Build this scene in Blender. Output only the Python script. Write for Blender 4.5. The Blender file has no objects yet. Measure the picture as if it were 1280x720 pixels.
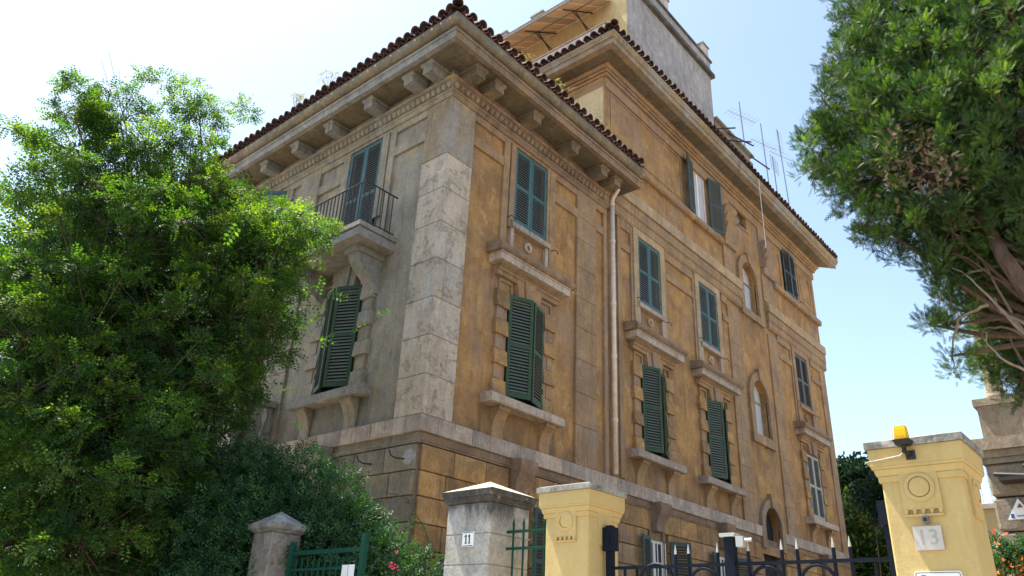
import bpy, math, random
import numpy as np
from mathutils import Matrix, Vector
random.seed(7); rng = np.random.default_rng(7)
PI = math.pi
scene = bpy.context.scene
col = scene.collection

# ---------------------------------------------------------------- camera
cam_d = bpy.data.cameras.new('camera'); cam = bpy.data.objects.new('camera', cam_d); col.objects.link(cam)
CR = Matrix(((0.6468886675907721, -0.7613309410011823, 0.04370640704622297),
             (0.35112933962077264, 0.24649150798333277, -0.9032995756389918),
             (0.6769366577458451, 0.5996808607637552, 0.4267781937183848)))
CAM = Vector((-9.45963831, -10.47778037, 1.6)); FPX = 960.985
R = Matrix((CR[0], -CR[1], -CR[2])).transposed()
cam.matrix_world = Matrix.Translation(CAM) @ R.to_4x4()
cam_d.sensor_width = 36; cam_d.lens = 36 * FPX / 1280; cam_d.clip_end = 3000; cam_d.clip_start = .1
scene.camera = cam

# ---------------------------------------------------------------- sky, sun, exposure
SUN_EL, SUN_AZ = 67.0, -9.0          # azimuth clockwise from +Y
w = bpy.data.worlds.new('World'); scene.world = w; w.use_nodes = True
nt = w.node_tree; nt.nodes.clear()
sky = nt.nodes.new('ShaderNodeTexSky'); sky.sky_type = 'NISHITA'; sky.sun_disc = False
sky.sun_elevation = math.radians(SUN_EL); sky.sun_rotation = math.radians(SUN_AZ)
sky.air_density = 1.0; sky.dust_density = 1.2; sky.ozone_density = 0.0; sky.altitude = 50
bg = nt.nodes.new('ShaderNodeBackground'); bg.inputs[1].default_value = .12
wo = nt.nodes.new('ShaderNodeOutputWorld')
nt.links.new(sky.outputs[0], bg.inputs[0]); nt.links.new(bg.outputs[0], wo.inputs[0])
sd = bpy.data.lights.new('sun', 'SUN'); sd.energy = 5.0; sd.angle = math.radians(.53); sd.color = (1, .95, .86)
sun = bpy.data.objects.new('sun', sd); col.objects.link(sun)
a, e = math.radians(SUN_AZ), math.radians(SUN_EL)
ts = Vector((math.sin(a) * math.cos(e), math.cos(a) * math.cos(e), math.sin(e)))
sun.rotation_euler = ts.to_track_quat('Z', 'Y').to_euler(); sun.location = (0, 30, 60)
vs = scene.view_settings
vs.view_transform = 'Standard'; vs.look = 'None'; vs.gamma = 1; vs.exposure = 1.5; vs.use_curve_mapping = False
vs.use_white_balance = True; vs.white_balance_temperature = 6900; vs.white_balance_tint = 6

# ---------------------------------------------------------------- materials
class N:
    def __init__(s, name):
        s.m = bpy.data.materials.new(name); s.m.use_nodes = True; s.t = s.m.node_tree; s.t.nodes.clear()
        s.out = s.n('ShaderNodeOutputMaterial'); s.b = s.n('ShaderNodeBsdfPrincipled')
        s.l(s.b.outputs[0], s.out.inputs[0])
        s.pos = s.n('ShaderNodeNewGeometry').outputs['Position']
    def n(s, k): return s.t.nodes.new(k)
    def l(s, a, b): s.t.links.new(a, b)
    def scaled(s, v):
        m = s.n('ShaderNodeMapping'); m.inputs['Scale'].default_value = v; s.l(s.pos, m.inputs[0]); return m.outputs[0]
    def noise(s, sc, det=6, rough=.6, vec=None, dist=0.):
        q = s.n('ShaderNodeTexNoise'); q.inputs['Scale'].default_value = sc; q.inputs['Detail'].default_value = det
        q.inputs['Roughness'].default_value = rough; q.inputs['Distortion'].default_value = dist
        s.l(vec if vec else s.pos, q.inputs['Vector']); return q.outputs['Fac']
    def ramp(s, f, stops):
        r = s.n('ShaderNodeValToRGB'); el = r.color_ramp.elements
        while len(el) < len(stops): el.new(.5)
        for i, (p, c) in enumerate(stops):
            el[i].position = p; el[i].color = (c, c, c, 1) if isinstance(c, (int, float)) else (*c, 1)
        s.l(f, r.inputs[0]); return r.outputs[0]
    def mix(s, f, a, b, mode='MIX'):
        m = s.n('ShaderNodeMix'); m.data_type = 'RGBA'; m.blend_type = mode
        for i, v in ((0, f), (6, a), (7, b)):
            if isinstance(v, (int, float)): m.inputs[i].default_value = v if i == 0 else (v, v, v, 1)
            elif isinstance(v, tuple): m.inputs[i].default_value = (*v, 1)
            else: s.l(v, m.inputs[i])
        return m.outputs[2]
    def math(s, op, a, b=0.):
        m = s.n('ShaderNodeMath'); m.operation = op
        for i, v in ((0, a), (1, b)):
            if isinstance(v, (int, float)): m.inputs[i].default_value = v
            else: s.l(v, m.inputs[i])
        return m.outputs[0]
    def fin(s, colr, rough=.9, bump=None, dist=.01, strength=.6, metal=0.):
        if isinstance(colr, tuple): s.b.inputs['Base Color'].default_value = (*colr, 1)
        else: s.l(colr, s.b.inputs['Base Color'])
        if isinstance(rough, (int, float)): s.b.inputs['Roughness'].default_value = rough
        else: s.l(rough, s.b.inputs['Roughness'])
        s.b.inputs['Metallic'].default_value = metal
        if bump is not None:
            q = s.n('ShaderNodeBump'); q.inputs['Distance'].default_value = dist; q.inputs['Strength'].default_value = strength
            s.l(bump, q.inputs['Height']); s.l(q.outputs[0], s.b.inputs['Normal'])
        return s.m
    def rnd(s): return s.n('ShaderNodeObjectInfo').outputs['Random']

def plaster(name, base, dark, pale, grey, gamt=.5, stain=.5, sc=1., rndamt=.0, peel=0., tex=1.):
    s = N(name)
    c = s.mix(s.ramp(s.noise(1.1 * sc, 8, .65, dist=.6), [(.36, 0.), (.62, 1.)]), base, dark)
    c = s.mix(s.ramp(s.noise(2.7 * sc, 8, .7, dist=.4), [(.55, 0.), (.7, .8)]), c, pale)
    c = s.mix(s.ramp(s.noise(.55 * sc, 7, .68, vec=s.scaled((1, 1, .6)), dist=.8), [(.5 - .25 * (gamt - .5), 0.), (.66 - .25 * (gamt - .5), .85)]), c, grey)
    st = s.ramp(s.noise(5, 6, .7, vec=s.scaled((1, 1, .09)), dist=.2), [(.5, 0.), (.72, 1.)])
    big = s.ramp(s.noise(.8, 4, .6, vec=s.scaled((1, 1, .8))), [(.42, 0.), (.62, 1.)])
    c = s.mix(s.math('MULTIPLY', s.math('MULTIPLY', st, big), stain), c, tuple(x * .45 for x in dark))
    st2 = s.ramp(s.noise(7.3, 6, .7, vec=s.scaled((1.2, 1.2, .07))), [(.6, 0.), (.75, 1.)])
    c = s.mix(s.math('MULTIPLY', st2, .25 * stain), c, tuple(min(1, x * 1.5) for x in pale))
    ga = s.n('ShaderNodeAttribute'); ga.attribute_name = 'wall_dark'
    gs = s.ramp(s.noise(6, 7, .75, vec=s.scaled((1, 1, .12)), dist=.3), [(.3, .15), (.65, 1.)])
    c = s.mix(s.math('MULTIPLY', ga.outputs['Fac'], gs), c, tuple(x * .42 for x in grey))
    fine = s.noise(26, 6, .75)
    c = s.mix(.7 * tex, c, s.ramp(fine, [(.28, .55), (.72, 1.3)]), 'MULTIPLY')
    c = s.mix(.6 * tex, c, s.ramp(s.noise(8.5 * sc, 9, .78, dist=.5), [(.3, .55), (.5, 1.), (.72, 1.35)]), 'MULTIPLY')
    c = s.mix(.55 * tex, c, s.ramp(s.noise(2.2, 8, .75, vec=s.scaled((1, 1, .35)), dist=1.2), [(.33, .55), (.5, 1.), (.68, 1.25)]), 'MULTIPLY')
    pits = s.ramp(s.noise(55, 3, .6), [(.27, .3), (.34, 1.)]); c = s.mix(.55 * tex, c, pits, 'MULTIPLY')
    chips = s.ramp(s.noise(9, 9, .8, dist=1.), [(.3, 0.), (.34, 1.)])
    c = s.mix(s.math('MULTIPLY', s.math('SUBTRACT', 1., chips), .5), c, tuple(x * .5 for x in grey))
    pl = None
    if peel:
        pl = s.ramp(s.noise(1.9, 10, .72, dist=.5), [(.54, 0.), (.575, 1.)])
        rg = s.ramp(s.noise(17, 8, .8), [(.35, .45), (.6, 1.15)])
        c = s.mix(pl, c, s.mix(.22, c, rg, 'MULTIPLY'))
    if rndamt:
        r = s.rnd(); c = s.mix(rndamt, c, s.ramp(r, [(0., (.55, .52, .5)), (.5, (1., .98, .95)), (1., (1.35, 1.25, 1.1))]), 'MULTIPLY')
    h = s.math('ADD', s.math('MULTIPLY', fine, .5), s.math('ADD', s.math('MULTIPLY', s.noise(6, 8, .7), 1.), s.math('MULTIPLY', chips, .25)))
    if pl is not None: h = s.math('SUBTRACT', h, s.math('MULTIPLY', pl, s.math('ADD', .5, s.math('MULTIPLY', s.noise(17, 8, .8), peel))))
    return s.fin(c, .92, h, .03 if tex > .5 else .01, .75)

M = {}
M['ochre'] = plaster('ochre_plaster', (.49, .262, .09), (.29, .155, .066), (.60, .385, .165), (.32, .215, .15), .42, 1., tex=.72)
M['ochre2'] = plaster('ochre_trim_plaster', (.41, .25, .125), (.27, .17, .10), (.52, .35, .19), (.31, .225, .175), .52, .8, tex=.75)
M['topq'] = plaster('stained_quoin_plaster', (.36, .26, .16), (.25, .19, .13), (.46, .33, .18), (.34, .32, .30), .55, .8)
M['block'] = plaster('rusticated_block_plaster', (.48, .265, .095), (.28, .165, .08), (.5, .38, .22), (.28, .22, .17), .42, .7, 1.3, .55)
M['grey'] = plaster('grey_plaster', (.37, .305, .225), (.25, .21, .165), (.50, .35, .14), (.36, .335, .31), .45, 1., tex=.8)  # greyer plaster, mainly for the left face
M['greyblock'] = plaster('grey_block_plaster', (.30, .25, .18), (.2, .17, .135), (.4, .29, .14), (.33, .31, .30), .5, .9, 1.2, .5)  # greyer block plaster of the left face
M['stone'] = plaster('travertine_stone', (.54, .44, .35), (.44, .36, .29), (.56, .40, .23), (.52, .48, .45), .45, .8, 1.3, .3, .8, tex=.85)
M['casing'] = plaster('pale_casing_plaster', (.50, .345, .205), (.38, .26, .155), (.58, .43, .27), (.42, .32, .24), .4, .5)
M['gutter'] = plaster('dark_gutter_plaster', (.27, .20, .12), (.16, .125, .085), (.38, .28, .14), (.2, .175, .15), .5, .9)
M['band'] = plaster('band_course_stone', (.54, .43, .35), (.38, .30, .25), (.66, .56, .46), (.45, .39, .35), .42, .9, 1.8, .5)
M['brown'] = plaster('brown_cornice_plaster', (.32, .205, .125), (.21, .14, .095), (.42, .29, .17), (.25, .195, .155), .45, .8)
M['soffit'] = plaster('dark_soffit_plaster', (.19, .145, .09), (.12, .095, .065), (.29, .215, .11), (.16, .135, .105), .5, .5)  # darker plaster for the eave undersides
M['balc'] = plaster('balcony_stone', (.33, .30, .265), (.2, .185, .17), (.46, .42, .36), (.25, .24, .23), .5, 1.)
M['tower'] = plaster('grey_render', (.44, .39, .375), (.31, .28, .275), (.58, .53, .5), (.36, .33, .34), .45, 1., .5)
M['yplast'] = plaster('yellow_penthouse_plaster', (.76, .60, .31), (.66, .5, .25), (.8, .66, .42), (.5, .42, .28), .12, .3, tex=.5)
M['yside'] = plaster('lit_side_plaster', (.70, .56, .32), (.56, .43, .24), (.76, .63, .42), (.42, .36, .28), .2, .5, tex=.6)  # paler than the front ochre; bounced light put into its colour
M['pink'] = plaster('pale_parapet_plaster', (.68, .58, .54), (.5, .42, .39), (.78, .7, .66), (.5, .45, .43), .3, .4)
M['pillar'] = plaster('yellow_pillar_paint', (.60, .44, .185), (.55, .40, .165), (.63, .48, .22), (.5, .38, .19), .05, .3, .7, tex=.22)
M['pillar11'] = plaster('old_pillar_plaster', (.52, .49, .43), (.34, .33, .31), (.62, .52, .34), (.46, .46, .46), .5, .9, 1.6)
def moss(m, z0, z1, name):
    nt_ = m.node_tree; bs = [n_ for n_ in nt_.nodes if n_.type == 'BSDF_PRINCIPLED'][0]; src = bs.inputs['Base Color'].links[0].from_socket
    q = N.__new__(N); q.t = nt_; g_ = q.n('ShaderNodeNewGeometry'); q.pos = g_.outputs['Position']
    sp = q.n('ShaderNodeSeparateXYZ'); q.l(q.pos, sp.inputs[0])
    mr = q.n('ShaderNodeMapRange'); mr.inputs[1].default_value = z0; mr.inputs[2].default_value = z1; q.l(sp.outputs['Z'], mr.inputs[0])
    v = q.math('ADD', q.math('MULTIPLY', mr.outputs[0], .55), q.math('MULTIPLY', q.noise(3.5, 9, .75, vec=q.scaled((1, 1, .45))), 1.0))
    f_ = q.ramp(v, [(.80, 0.), (1.0, .9)]); q.l(q.mix(f_, src, (.05, .048, .045)), bs.inputs['Base Color'])
moss(M['pillar11'], 2.55, 3.0, 'moss')
M['capcream'] = plaster('cream_cap_plaster', (.50, .45, .34), (.38, .34, .27), (.58, .52, .38), (.4, .38, .34), .3, .4, 3.)  # cream cap plaster without the moss layer
M['mossneck'] = plaster('black_moss_neck_plaster', (.11, .10, .09), (.04, .038, .036), (.48, .40, .26), (.07, .068, .065), .5, .8, 5.)
M['pillarold'] = plaster('brown_old_pillar_plaster', (.34, .285, .235), (.2, .17, .15), (.5, .46, .42), (.27, .24, .22), .5, .9, 2.)
M['coping'] = plaster('mossy_coping_stone', (.42, .40, .37), (.16, .15, .14), (.62, .6, .56), (.25, .24, .22), .5, .8, 4.)
M['dirty'] = plaster('blackened_coping', (.16, .14, .13), (.07, .06, .055), (.24, .2, .18), (.12, .11, .1), .5, .8)
M['villa'] = plaster('villa_plaster', (.34, .27, .20), (.28, .225, .17), (.4, .33, .25), (.25, .21, .175), .4, .5, .8)

def simple(name, c, rough=.6, nz=.25, sc=20, metal=0., bump=.3):
    s = N(name); f = s.noise(sc, 5, .7)
    cc = s.mix(nz, c, s.ramp(f, [(.25, .35), (.75, 1.45)]), 'MULTIPLY')
    if 'shutter' in name or 'slat' in name:
        cc = s.mix(1., cc, s.ramp(s.rnd(), [(0., (.8, .82, .85)), (1., (1.3, 1.2, 1.1))]), 'MULTIPLY')
        cc = s.mix(s.ramp(s.noise(3, 7, .7, vec=s.scaled((1, 1, .4))), [(.55, 0.), (.75, .35)]), cc, (.16, .17, .15))
    return s.fin(cc, rough, f, .004, bump, metal)
M['green'] = simple('green_shutter_paint', (.026, .062, .022), .6, .6, 14)
M['slat_green'] = simple('green_slat_paint', (.10, .125, .10), .7, .5, 14)
M['slat_teal'] = simple('grey_teal_slat_paint', (.19, .21, .20), .7, .5, 14)
M['slat_dteal'] = simple('dark_slat_paint', (.045, .055, .055), .7, .5, 14)
M['slat_greyshut'] = simple('grey_slat_paint', (.08, .08, .075), .7, .5, 14)
M['teal'] = simple('teal_shutter_paint', (.040, .115, .120), .55, .45, 14)
M['dteal'] = simple('dark_shutter_paint', (.032, .062, .066), .55, .4, 12)
M['paleshut'] = simple('pale_shutter_paint', (.36, .36, .32), .6, .4, 12)
M['slat_paleshut'] = simple('pale_slat_paint', (.16, .17, .15), .7, .5, 12)
M['greyshut'] = simple('weathered_grey_shutter_paint', (.10, .10, .095), .65, .5, 12)
M['gateg'] = simple('green_gate_paint', (.012, .066, .046), .5, .4, 30)
M['navy'] = simple('navy_gate_paint', (.010, .014, .026), .55, .4, 30)
for k_ in ('gateg', 'navy'): [n_ for n_ in M[k_].node_tree.nodes if n_.type == 'BSDF_PRINCIPLED'][0].inputs['Specular IOR Level'].default_value = .1
M['iron'] = simple('dark_iron', (.035, .03, .028), .6, .6, 40)
M['silver'] = simple('silver_tip_paint', (.5, .5, .48), .5, .2, 30, .3)
M['white'] = simple('white_paint', (.78, .77, .74), .5, .15, 12)
M['white_plate'] = simple('white_plate', (.82, .83, .84), .3, .05, 5, bump=.05)
M['marble2'] = simple('carved_marble', (.40, .36, .32), .5, .2, 9)
M['marble'] = simple('pale_marble', (.55, .51, .46), .45, .3, 9)
M['black'] = simple('black_paint', (.012, .012, .013), .45, .2, 20)
M['pipe'] = simple('pale_pipe_paint', (.74, .60, .48), .5, .35, 6)
M['dark'] = simple('dark_room', (.012, .012, .012), .9, .3, 3)  # near-black; shade of the rooms is put into this colour
M['zinc'] = simple('zinc', (.4, .42, .43), .45, .4, 12, .5)
M['steel'] = simple('antenna_steel', (.30, .31, .33), .4, .3, 20, .6)
M['amber'] = simple('amber_lens', (.95, .52, .0), .2, .08, 8, bump=.02)
M['redp'] = simple('dark_red_paint', (.25, .03, .02), .5, .2, 20)
M['bluep'] = simple('blue_paint', (.04, .09, .3), .5, .2, 20)
M['awning'] = simple('tan_awning_slat', (.56, .40, .29), .7, .25, 10)
s = N('terracotta_tile')
f = s.noise(30, 7, .75); g = s.noise(5, 4, .6)
c = s.mix(s.ramp(g, [(.4, 0.), (.62, 1.)]), (.045, .022, .02), (.10, .045, .034))
c = s.mix(s.ramp(s.rnd(), [(0., 0.), (.8, .1), (1., 1.)]), c, (.13, .055, .04))
c = s.mix(s.ramp(f, [(.56, 0.), (.68, .7)]), c, (.16, .14, .12))
M['tile'] = s.fin(c, .9, f, .01, .6)
s = N('window_glass'); M['glass'] = s.fin((.05, .06, .07), .06)
s = N('net_curtain'); f = s.noise(8, 4, .5, vec=s.scaled((6, 6, .3)))
M['curtain'] = s.fin(s.ramp(f, [(.3, (.35, .33, .36)), (.7, (.62, .6, .62))]), .9)
s = N('ground_gravel'); f = s.noise(3, 8, .7)
M['ground'] = s.fin(s.ramp(f, [(.3, (.26, .21, .15)), (.7, (.36, .29, .2))]), .95, s.noise(40, 6, .7), .01)
s = N('asphalt'); f = s.noise(1.5, 8, .7)
M['asphalt'] = s.fin(s.ramp(f, [(.3, (.13, .12, .11)), (.7, (.2, .185, .165))]), .9, s.noise(90, 6, .7), .004)
s = N('pavement_stone'); f = s.noise(2.5, 8, .7)
M['pave'] = s.fin(s.ramp(f, [(.3, (.3, .26, .21)), (.7, (.42, .36, .29))]), .9, s.noise(60, 6, .7), .004)
s = N('bark'); f = s.noise(14, 7, .7, vec=s.scaled((1, 1, .25)))
M['bark'] = s.fin(s.ramp(f, [(.3, (.05, .035, .025)), (.7, (.19, .13, .09))]), .95, f, .03, .9)
s = N('reddish_bark'); f = s.noise(14, 7, .7, vec=s.scaled((1, 1, .25)))
M['bark2'] = s.fin(s.ramp(f, [(.3, (.05, .03, .022)), (.7, (.17, .10, .07))]), .95, f, .03, .9)
s = N('dry_branch'); f = s.noise(14, 7, .7)
M['drybark'] = s.fin(s.ramp(f, [(.3, (.15, .115, .08)), (.7, (.32, .25, .18))]), .95, f, .02, .8)

def leafmat(name, c0, c1, c2, rough=.5, trans=.45, tcol=(1.4, 1.5, .5), sc=.9):
    s = N(name)
    at = s.n('ShaderNodeAttribute'); at.attribute_name = 'tint'
    c = s.ramp(at.outputs['Fac'], [(0., c0), (.55, c1), (1., c2)])
    big = s.ramp(s.noise(sc, 4, .6), [(.35, .65), (.65, 1.25)])
    c = s.mix(1., c, big, 'MULTIPLY')
    s.l(c, s.b.inputs['Base Color']); s.b.inputs['Roughness'].default_value = rough
    tr = s.n('ShaderNodeBsdfTranslucent'); s.l(s.mix(1., c, tcol, 'MULTIPLY'), tr.inputs[0])
    mx = s.n('ShaderNodeMixShader'); mx.inputs[0].default_value = trans
    s.l(s.b.outputs[0], mx.inputs[1]); s.l(tr.outputs[0], mx.inputs[2]); s.l(mx.outputs[0], s.out.inputs[0])
    return s.m
M['leaf'] = leafmat('mimosa_leaf', (.018, .055, .018), (.05, .125, .026), (.17, .26, .038), .62, .52, (2.0, 1.9, .4))
M['hedge'] = leafmat('hedge_leaf', (.018, .06, .024), (.04, .115, .04), (.09, .21, .06), .65, .25, (1.3, 1.5, .5))
M['cyp'] = leafmat('cypress_leaf', (.010, .034, .010), (.042, .10, .020), (.15, .25, .032), .6, .25, (1.7, 1.8, .4))
M['cypdry'] = leafmat('dry_cypress_leaf', (.12, .08, .045), (.18, .12, .07), (.26, .19, .12), .8, .2, (1, 1, 1))
M['dleaf'] = leafmat('dark_evergreen_leaf', (.012, .035, .018), (.02, .055, .025), (.035, .08, .03), .5, .2, (1, 1, 1))
M['bleaf'] = leafmat('bright_shrub_leaf', (.04, .085, .03), (.1, .17, .04), (.32, .36, .12), .5, .4, (1.3, 1.4, .5))
M['weed'] = leafmat('dry_weed_leaf', (.25, .22, .08), (.4, .36, .14), (.5, .46, .22), .8, .4, (1, 1, .6))
M['pinkf'] = leafmat('pink_petal', (.5, .03, .12), (.7, .06, .2), (.75, .1, .3), .6, .3, (1, 1, 1))
M['orangef'] = leafmat('orange_petal', (.6, .1, .02), (.8, .18, .03), (.85, .28, .05), .6, .3, (1, 1, 1))

# ---------------------------------------------------------------- builders
OX = 6.27   # x of the tall block's corner
def mp(mode, u, d, z):
    if mode == 'F': return (u, -d, z)
    if mode == 'L': return (-d, u, z)
    if mode == 'T': return (OX - d, u, z)
    return (u, d, z)
class B:
    def __init__(s): s.v = []; s.f = []
    def add(s, vs, fs, flip=False):
        o = len(s.v); s.v += [tuple(q) for q in vs]
        s.f += [tuple(o + i for i in (f[::-1] if flip else f)) for f in fs]
        return s
    def box(s, mode, u0, u1, d0, d1, z0, z1):
        p = [mp(mode, u, d, z) for z in (z0, z1) for d in (d0, d1) for u in (u0, u1)]
        # order: 0 u0d0z0,1 u1d0z0,2 u0d1z0,3 u1d1z0, 4..7
        fs = [(0, 2, 3, 1), (4, 5, 7, 6), (0, 1, 5, 4), (2, 6, 7, 3), (0, 4, 6, 2), (1, 3, 7, 5)]
        return s.add(p, fs, mode == 'F')
    def prism(s, mode, prof, u0, u1, m0=False, m1=False):
        """prof: closed polygon of (d,z); m0/m1 mitre the end outward round a corner"""
        n = len(prof)
        a = [mp(mode, u0 - (d if m0 else 0), d, z) for d, z in prof]
        b = [mp(mode, u1 + (d if m1 else 0), d, z) for d, z in prof]
        fs = [(i, (i + 1) % n, n + (i + 1) % n, n + i) for i in range(n)]
        fs += [tuple(range(n))[::-1], tuple(range(n, 2 * n))]
        return s.add(a + b, fs)
    def poly(s, mode, pts, d0, d1):
        """extrude polygon (u,z) from depth d0 to d1"""
        n = len(pts)
        a = [mp(mode, u, d0, z) for u, z in pts]; b = [mp(mode, u, d1, z) for u, z in pts]
        fs = [(i, (i + 1) % n, n + (i + 1) % n, n + i) for i in range(n)]
        fs += [tuple(range(n))[::-1], tuple(range(n, 2 * n))]
        return s.add(a + b, fs)
    def tube(s, pts, r, n=6, cap=True):
        pts = [Vector(p) for p in pts]; k = len(pts)
        rr = r if isinstance(r, (list, tuple)) else [r] * k
        o = len(s.v); up = Vector((.13, .31, .94))
        for i, p in enumerate(pts):
            t = (pts[min(i + 1, k - 1)] - pts[max(i - 1, 0)]).normalized()
            if abs(t.dot(up)) > .95: ax = t.cross(Vector((1, .1, 0))).normalized()
            else: ax = t.cross(up).normalized()
            ay = t.cross(ax)
            for j in range(n):
                q = p + (ax * math.cos(2 * PI * j / n) + ay * math.sin(2 * PI * j / n)) * rr[i]
                s.v.append(tuple(q))
        for i in range(k - 1):
            for j in range(n):
                j2 = (j + 1) % n
                s.f.append((o + i * n + j, o + i * n + j2, o + (i + 1) * n + j2, o + (i + 1) * n + j))
        if cap:
            s.f.append(tuple(o + j for j in range(n))[::-1]); s.f.append(tuple(o + (k - 1) * n + j for j in range(n)))
        return s
    def lathe(s, c, prof, n=12):
        """prof [(r,z)] around vertical axis at c"""
        o = len(s.v)
        for r, z in prof:
            for j in range(n): s.v.append((c[0] + r * math.cos(2 * PI * j / n), c[1] + r * math.sin(2 * PI * j / n), c[2] + z))
        for i in range(len(prof) - 1):
            for j in range(n):
                j2 = (j + 1) % n
                s.f.append((o + i * n + j, o + i * n + j2, o + (i + 1) * n + j2, o + (i + 1) * n + j))
        s.f.append(tuple(o + j for j in range(n))[::-1]); s.f.append(tuple(o + (len(prof) - 1) * n + j for j in range(n)))
        return s
    def mesh(s, name, mat, smooth=False):
        me = bpy.data.meshes.new(name); me.from_pydata(s.v, [], s.f)
        import bmesh
        bm = bmesh.new(); bm.from_mesh(me); bmesh.ops.recalc_face_normals(bm, faces=bm.faces); bm.to_mesh(me); bm.free()
        me.materials.append(mat)
        if smooth: me.shade_smooth()
        return me
def link(name, me, parent=None, mw=None, kind=None):
    o = bpy.data.objects.new(name, me); col.objects.link(o)
    if mw is not None: o.matrix_basis = mw
    if parent is not None:
        o.parent = parent
        r = parent
        while r.parent: r = r.parent
        o.matrix_parent_inverse = Matrix.Translation(-r.location) if parent is r else Matrix.Identity(4)
        if parent is not r:   # nested parts: keep world coordinates
            o.matrix_parent_inverse = (Matrix.Translation(-r.location) if False else (wm(parent)).inverted())
    if kind: o['kind'] = kind
    return o
def wm(o):
    m = o.matrix_basis.copy()
    if o.parent: m = wm(o.parent) @ o.matrix_parent_inverse @ m
    return m
def obj(name, b, mat, parent=None, kind=None, smooth=False):
    me = b.mesh(name, mat, smooth)
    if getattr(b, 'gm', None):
        at_ = me.attributes.new('wall_dark', 'FLOAT', 'POINT')
        at_.data.foreach_set('value', [wall_dark(b.gm, v.co.x if b.gm == 'F' else v.co.y, v.co.z) for v in me.vertices])
    return link(name, me, parent, None, kind)
def thing(name, label, cat, loc=(0, 0, 0), group=None):
    o = bpy.data.objects.new(name, None); col.objects.link(o); o.location = loc
    o['label'] = label; o['category'] = cat
    if group: o['group'] = group
    return o
def tag(o, label, cat, group=None):
    o['label'] = label; o['category'] = cat
    if group: o['group'] = group
    return o
_c = {}
def chbox(dx, dy, dz, c, mat):
    """cached chamfered block centred on its origin"""
    k = (round(dx, 3), round(dy, 3), round(dz, 3), round(c, 3), mat.name)
    if k in _c: return _c[k]
    b = B(); hx, hy, hz = dx / 2, dy / 2, dz / 2
    idx = {}
    vs_ = []
    for sx in (-1, 1):
        for sy in (-1, 1):
            for sz in (-1, 1):
                for ax in range(3):
                    p = [sx * hx, sy * hy, sz * hz]
                    for q in range(3):
                        if q != ax: p[q] -= (sx, sy, sz)[q] * c
                    idx[(sx, sy, sz, ax)] = len(vs_); vs_.append(tuple(p))
    fs = []
    for ax in range(3):
        o1, o2 = [(1, 2), (2, 0), (0, 1)][ax]
        for sg in (-1, 1):
            quad = []
            for s1, s2 in ((-1, -1), (1, -1), (1, 1), (-1, 1)):
                k3 = [0, 0, 0]; k3[ax] = sg; k3[o1] = s1; k3[o2] = s2
                quad.append(idx[(*k3, ax)])
            fs.append(tuple(quad))
    for ax in range(3):
        o1, o2 = [(1, 2), (2, 0), (0, 1)][ax]
        for s1 in (-1, 1):
            for s2 in (-1, 1):
                def K(sa, x):
                    k3 = [0, 0, 0]; k3[ax] = sa; k3[o1] = s1; k3[o2] = s2; return idx[(*k3, x)]
                fs.append((K(-1, o1), K(1, o1), K(1, o2), K(-1, o2)))
    for sx in (-1, 1):
        for sy in (-1, 1):
            for sz in (-1, 1):
                fs.append((idx[(sx, sy, sz, 0)], idx[(sx, sy, sz, 1)], idx[(sx, sy, sz, 2)]))
    b.add(vs_, fs)
    me = b.mesh('block', mat); _c[k] = me
    return me
def block(name, mode, u0, u1, d0, d1, z0, z1, mat, parent, c=.012):
    p0 = mp(mode, u0, d0, z0); p1 = mp(mode, u1, d1, z1)
    dm = [abs(p1[i] - p0[i]) for i in range(3)]
    me = chbox(*dm, min(c, min(dm) * .3), M[mat])
    return link(name, me, parent, Matrix.Translation([(p0[i] + p1[i]) / 2 for i in range(3)]))

def wall_dark(mode, u, z):  # darkening below sills, hoods and courses, above the band, beside quoins and pipe
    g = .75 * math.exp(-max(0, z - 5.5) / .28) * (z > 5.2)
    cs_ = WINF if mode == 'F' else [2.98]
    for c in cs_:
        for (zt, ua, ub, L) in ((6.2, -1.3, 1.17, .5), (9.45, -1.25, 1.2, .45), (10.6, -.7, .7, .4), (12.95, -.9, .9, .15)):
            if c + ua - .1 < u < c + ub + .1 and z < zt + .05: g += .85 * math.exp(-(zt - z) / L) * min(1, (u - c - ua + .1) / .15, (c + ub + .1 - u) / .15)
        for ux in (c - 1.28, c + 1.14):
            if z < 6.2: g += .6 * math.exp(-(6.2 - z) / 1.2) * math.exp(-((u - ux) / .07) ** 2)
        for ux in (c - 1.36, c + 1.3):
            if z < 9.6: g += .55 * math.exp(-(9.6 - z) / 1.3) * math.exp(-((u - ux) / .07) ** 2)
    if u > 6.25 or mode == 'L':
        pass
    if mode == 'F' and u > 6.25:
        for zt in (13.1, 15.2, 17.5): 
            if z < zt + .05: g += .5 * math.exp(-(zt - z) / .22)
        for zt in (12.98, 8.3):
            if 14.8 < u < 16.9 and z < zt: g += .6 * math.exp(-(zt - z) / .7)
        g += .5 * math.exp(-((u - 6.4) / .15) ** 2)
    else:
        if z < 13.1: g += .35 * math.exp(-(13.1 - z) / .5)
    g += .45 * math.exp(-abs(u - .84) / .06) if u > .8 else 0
    return min(1., g)
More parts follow.
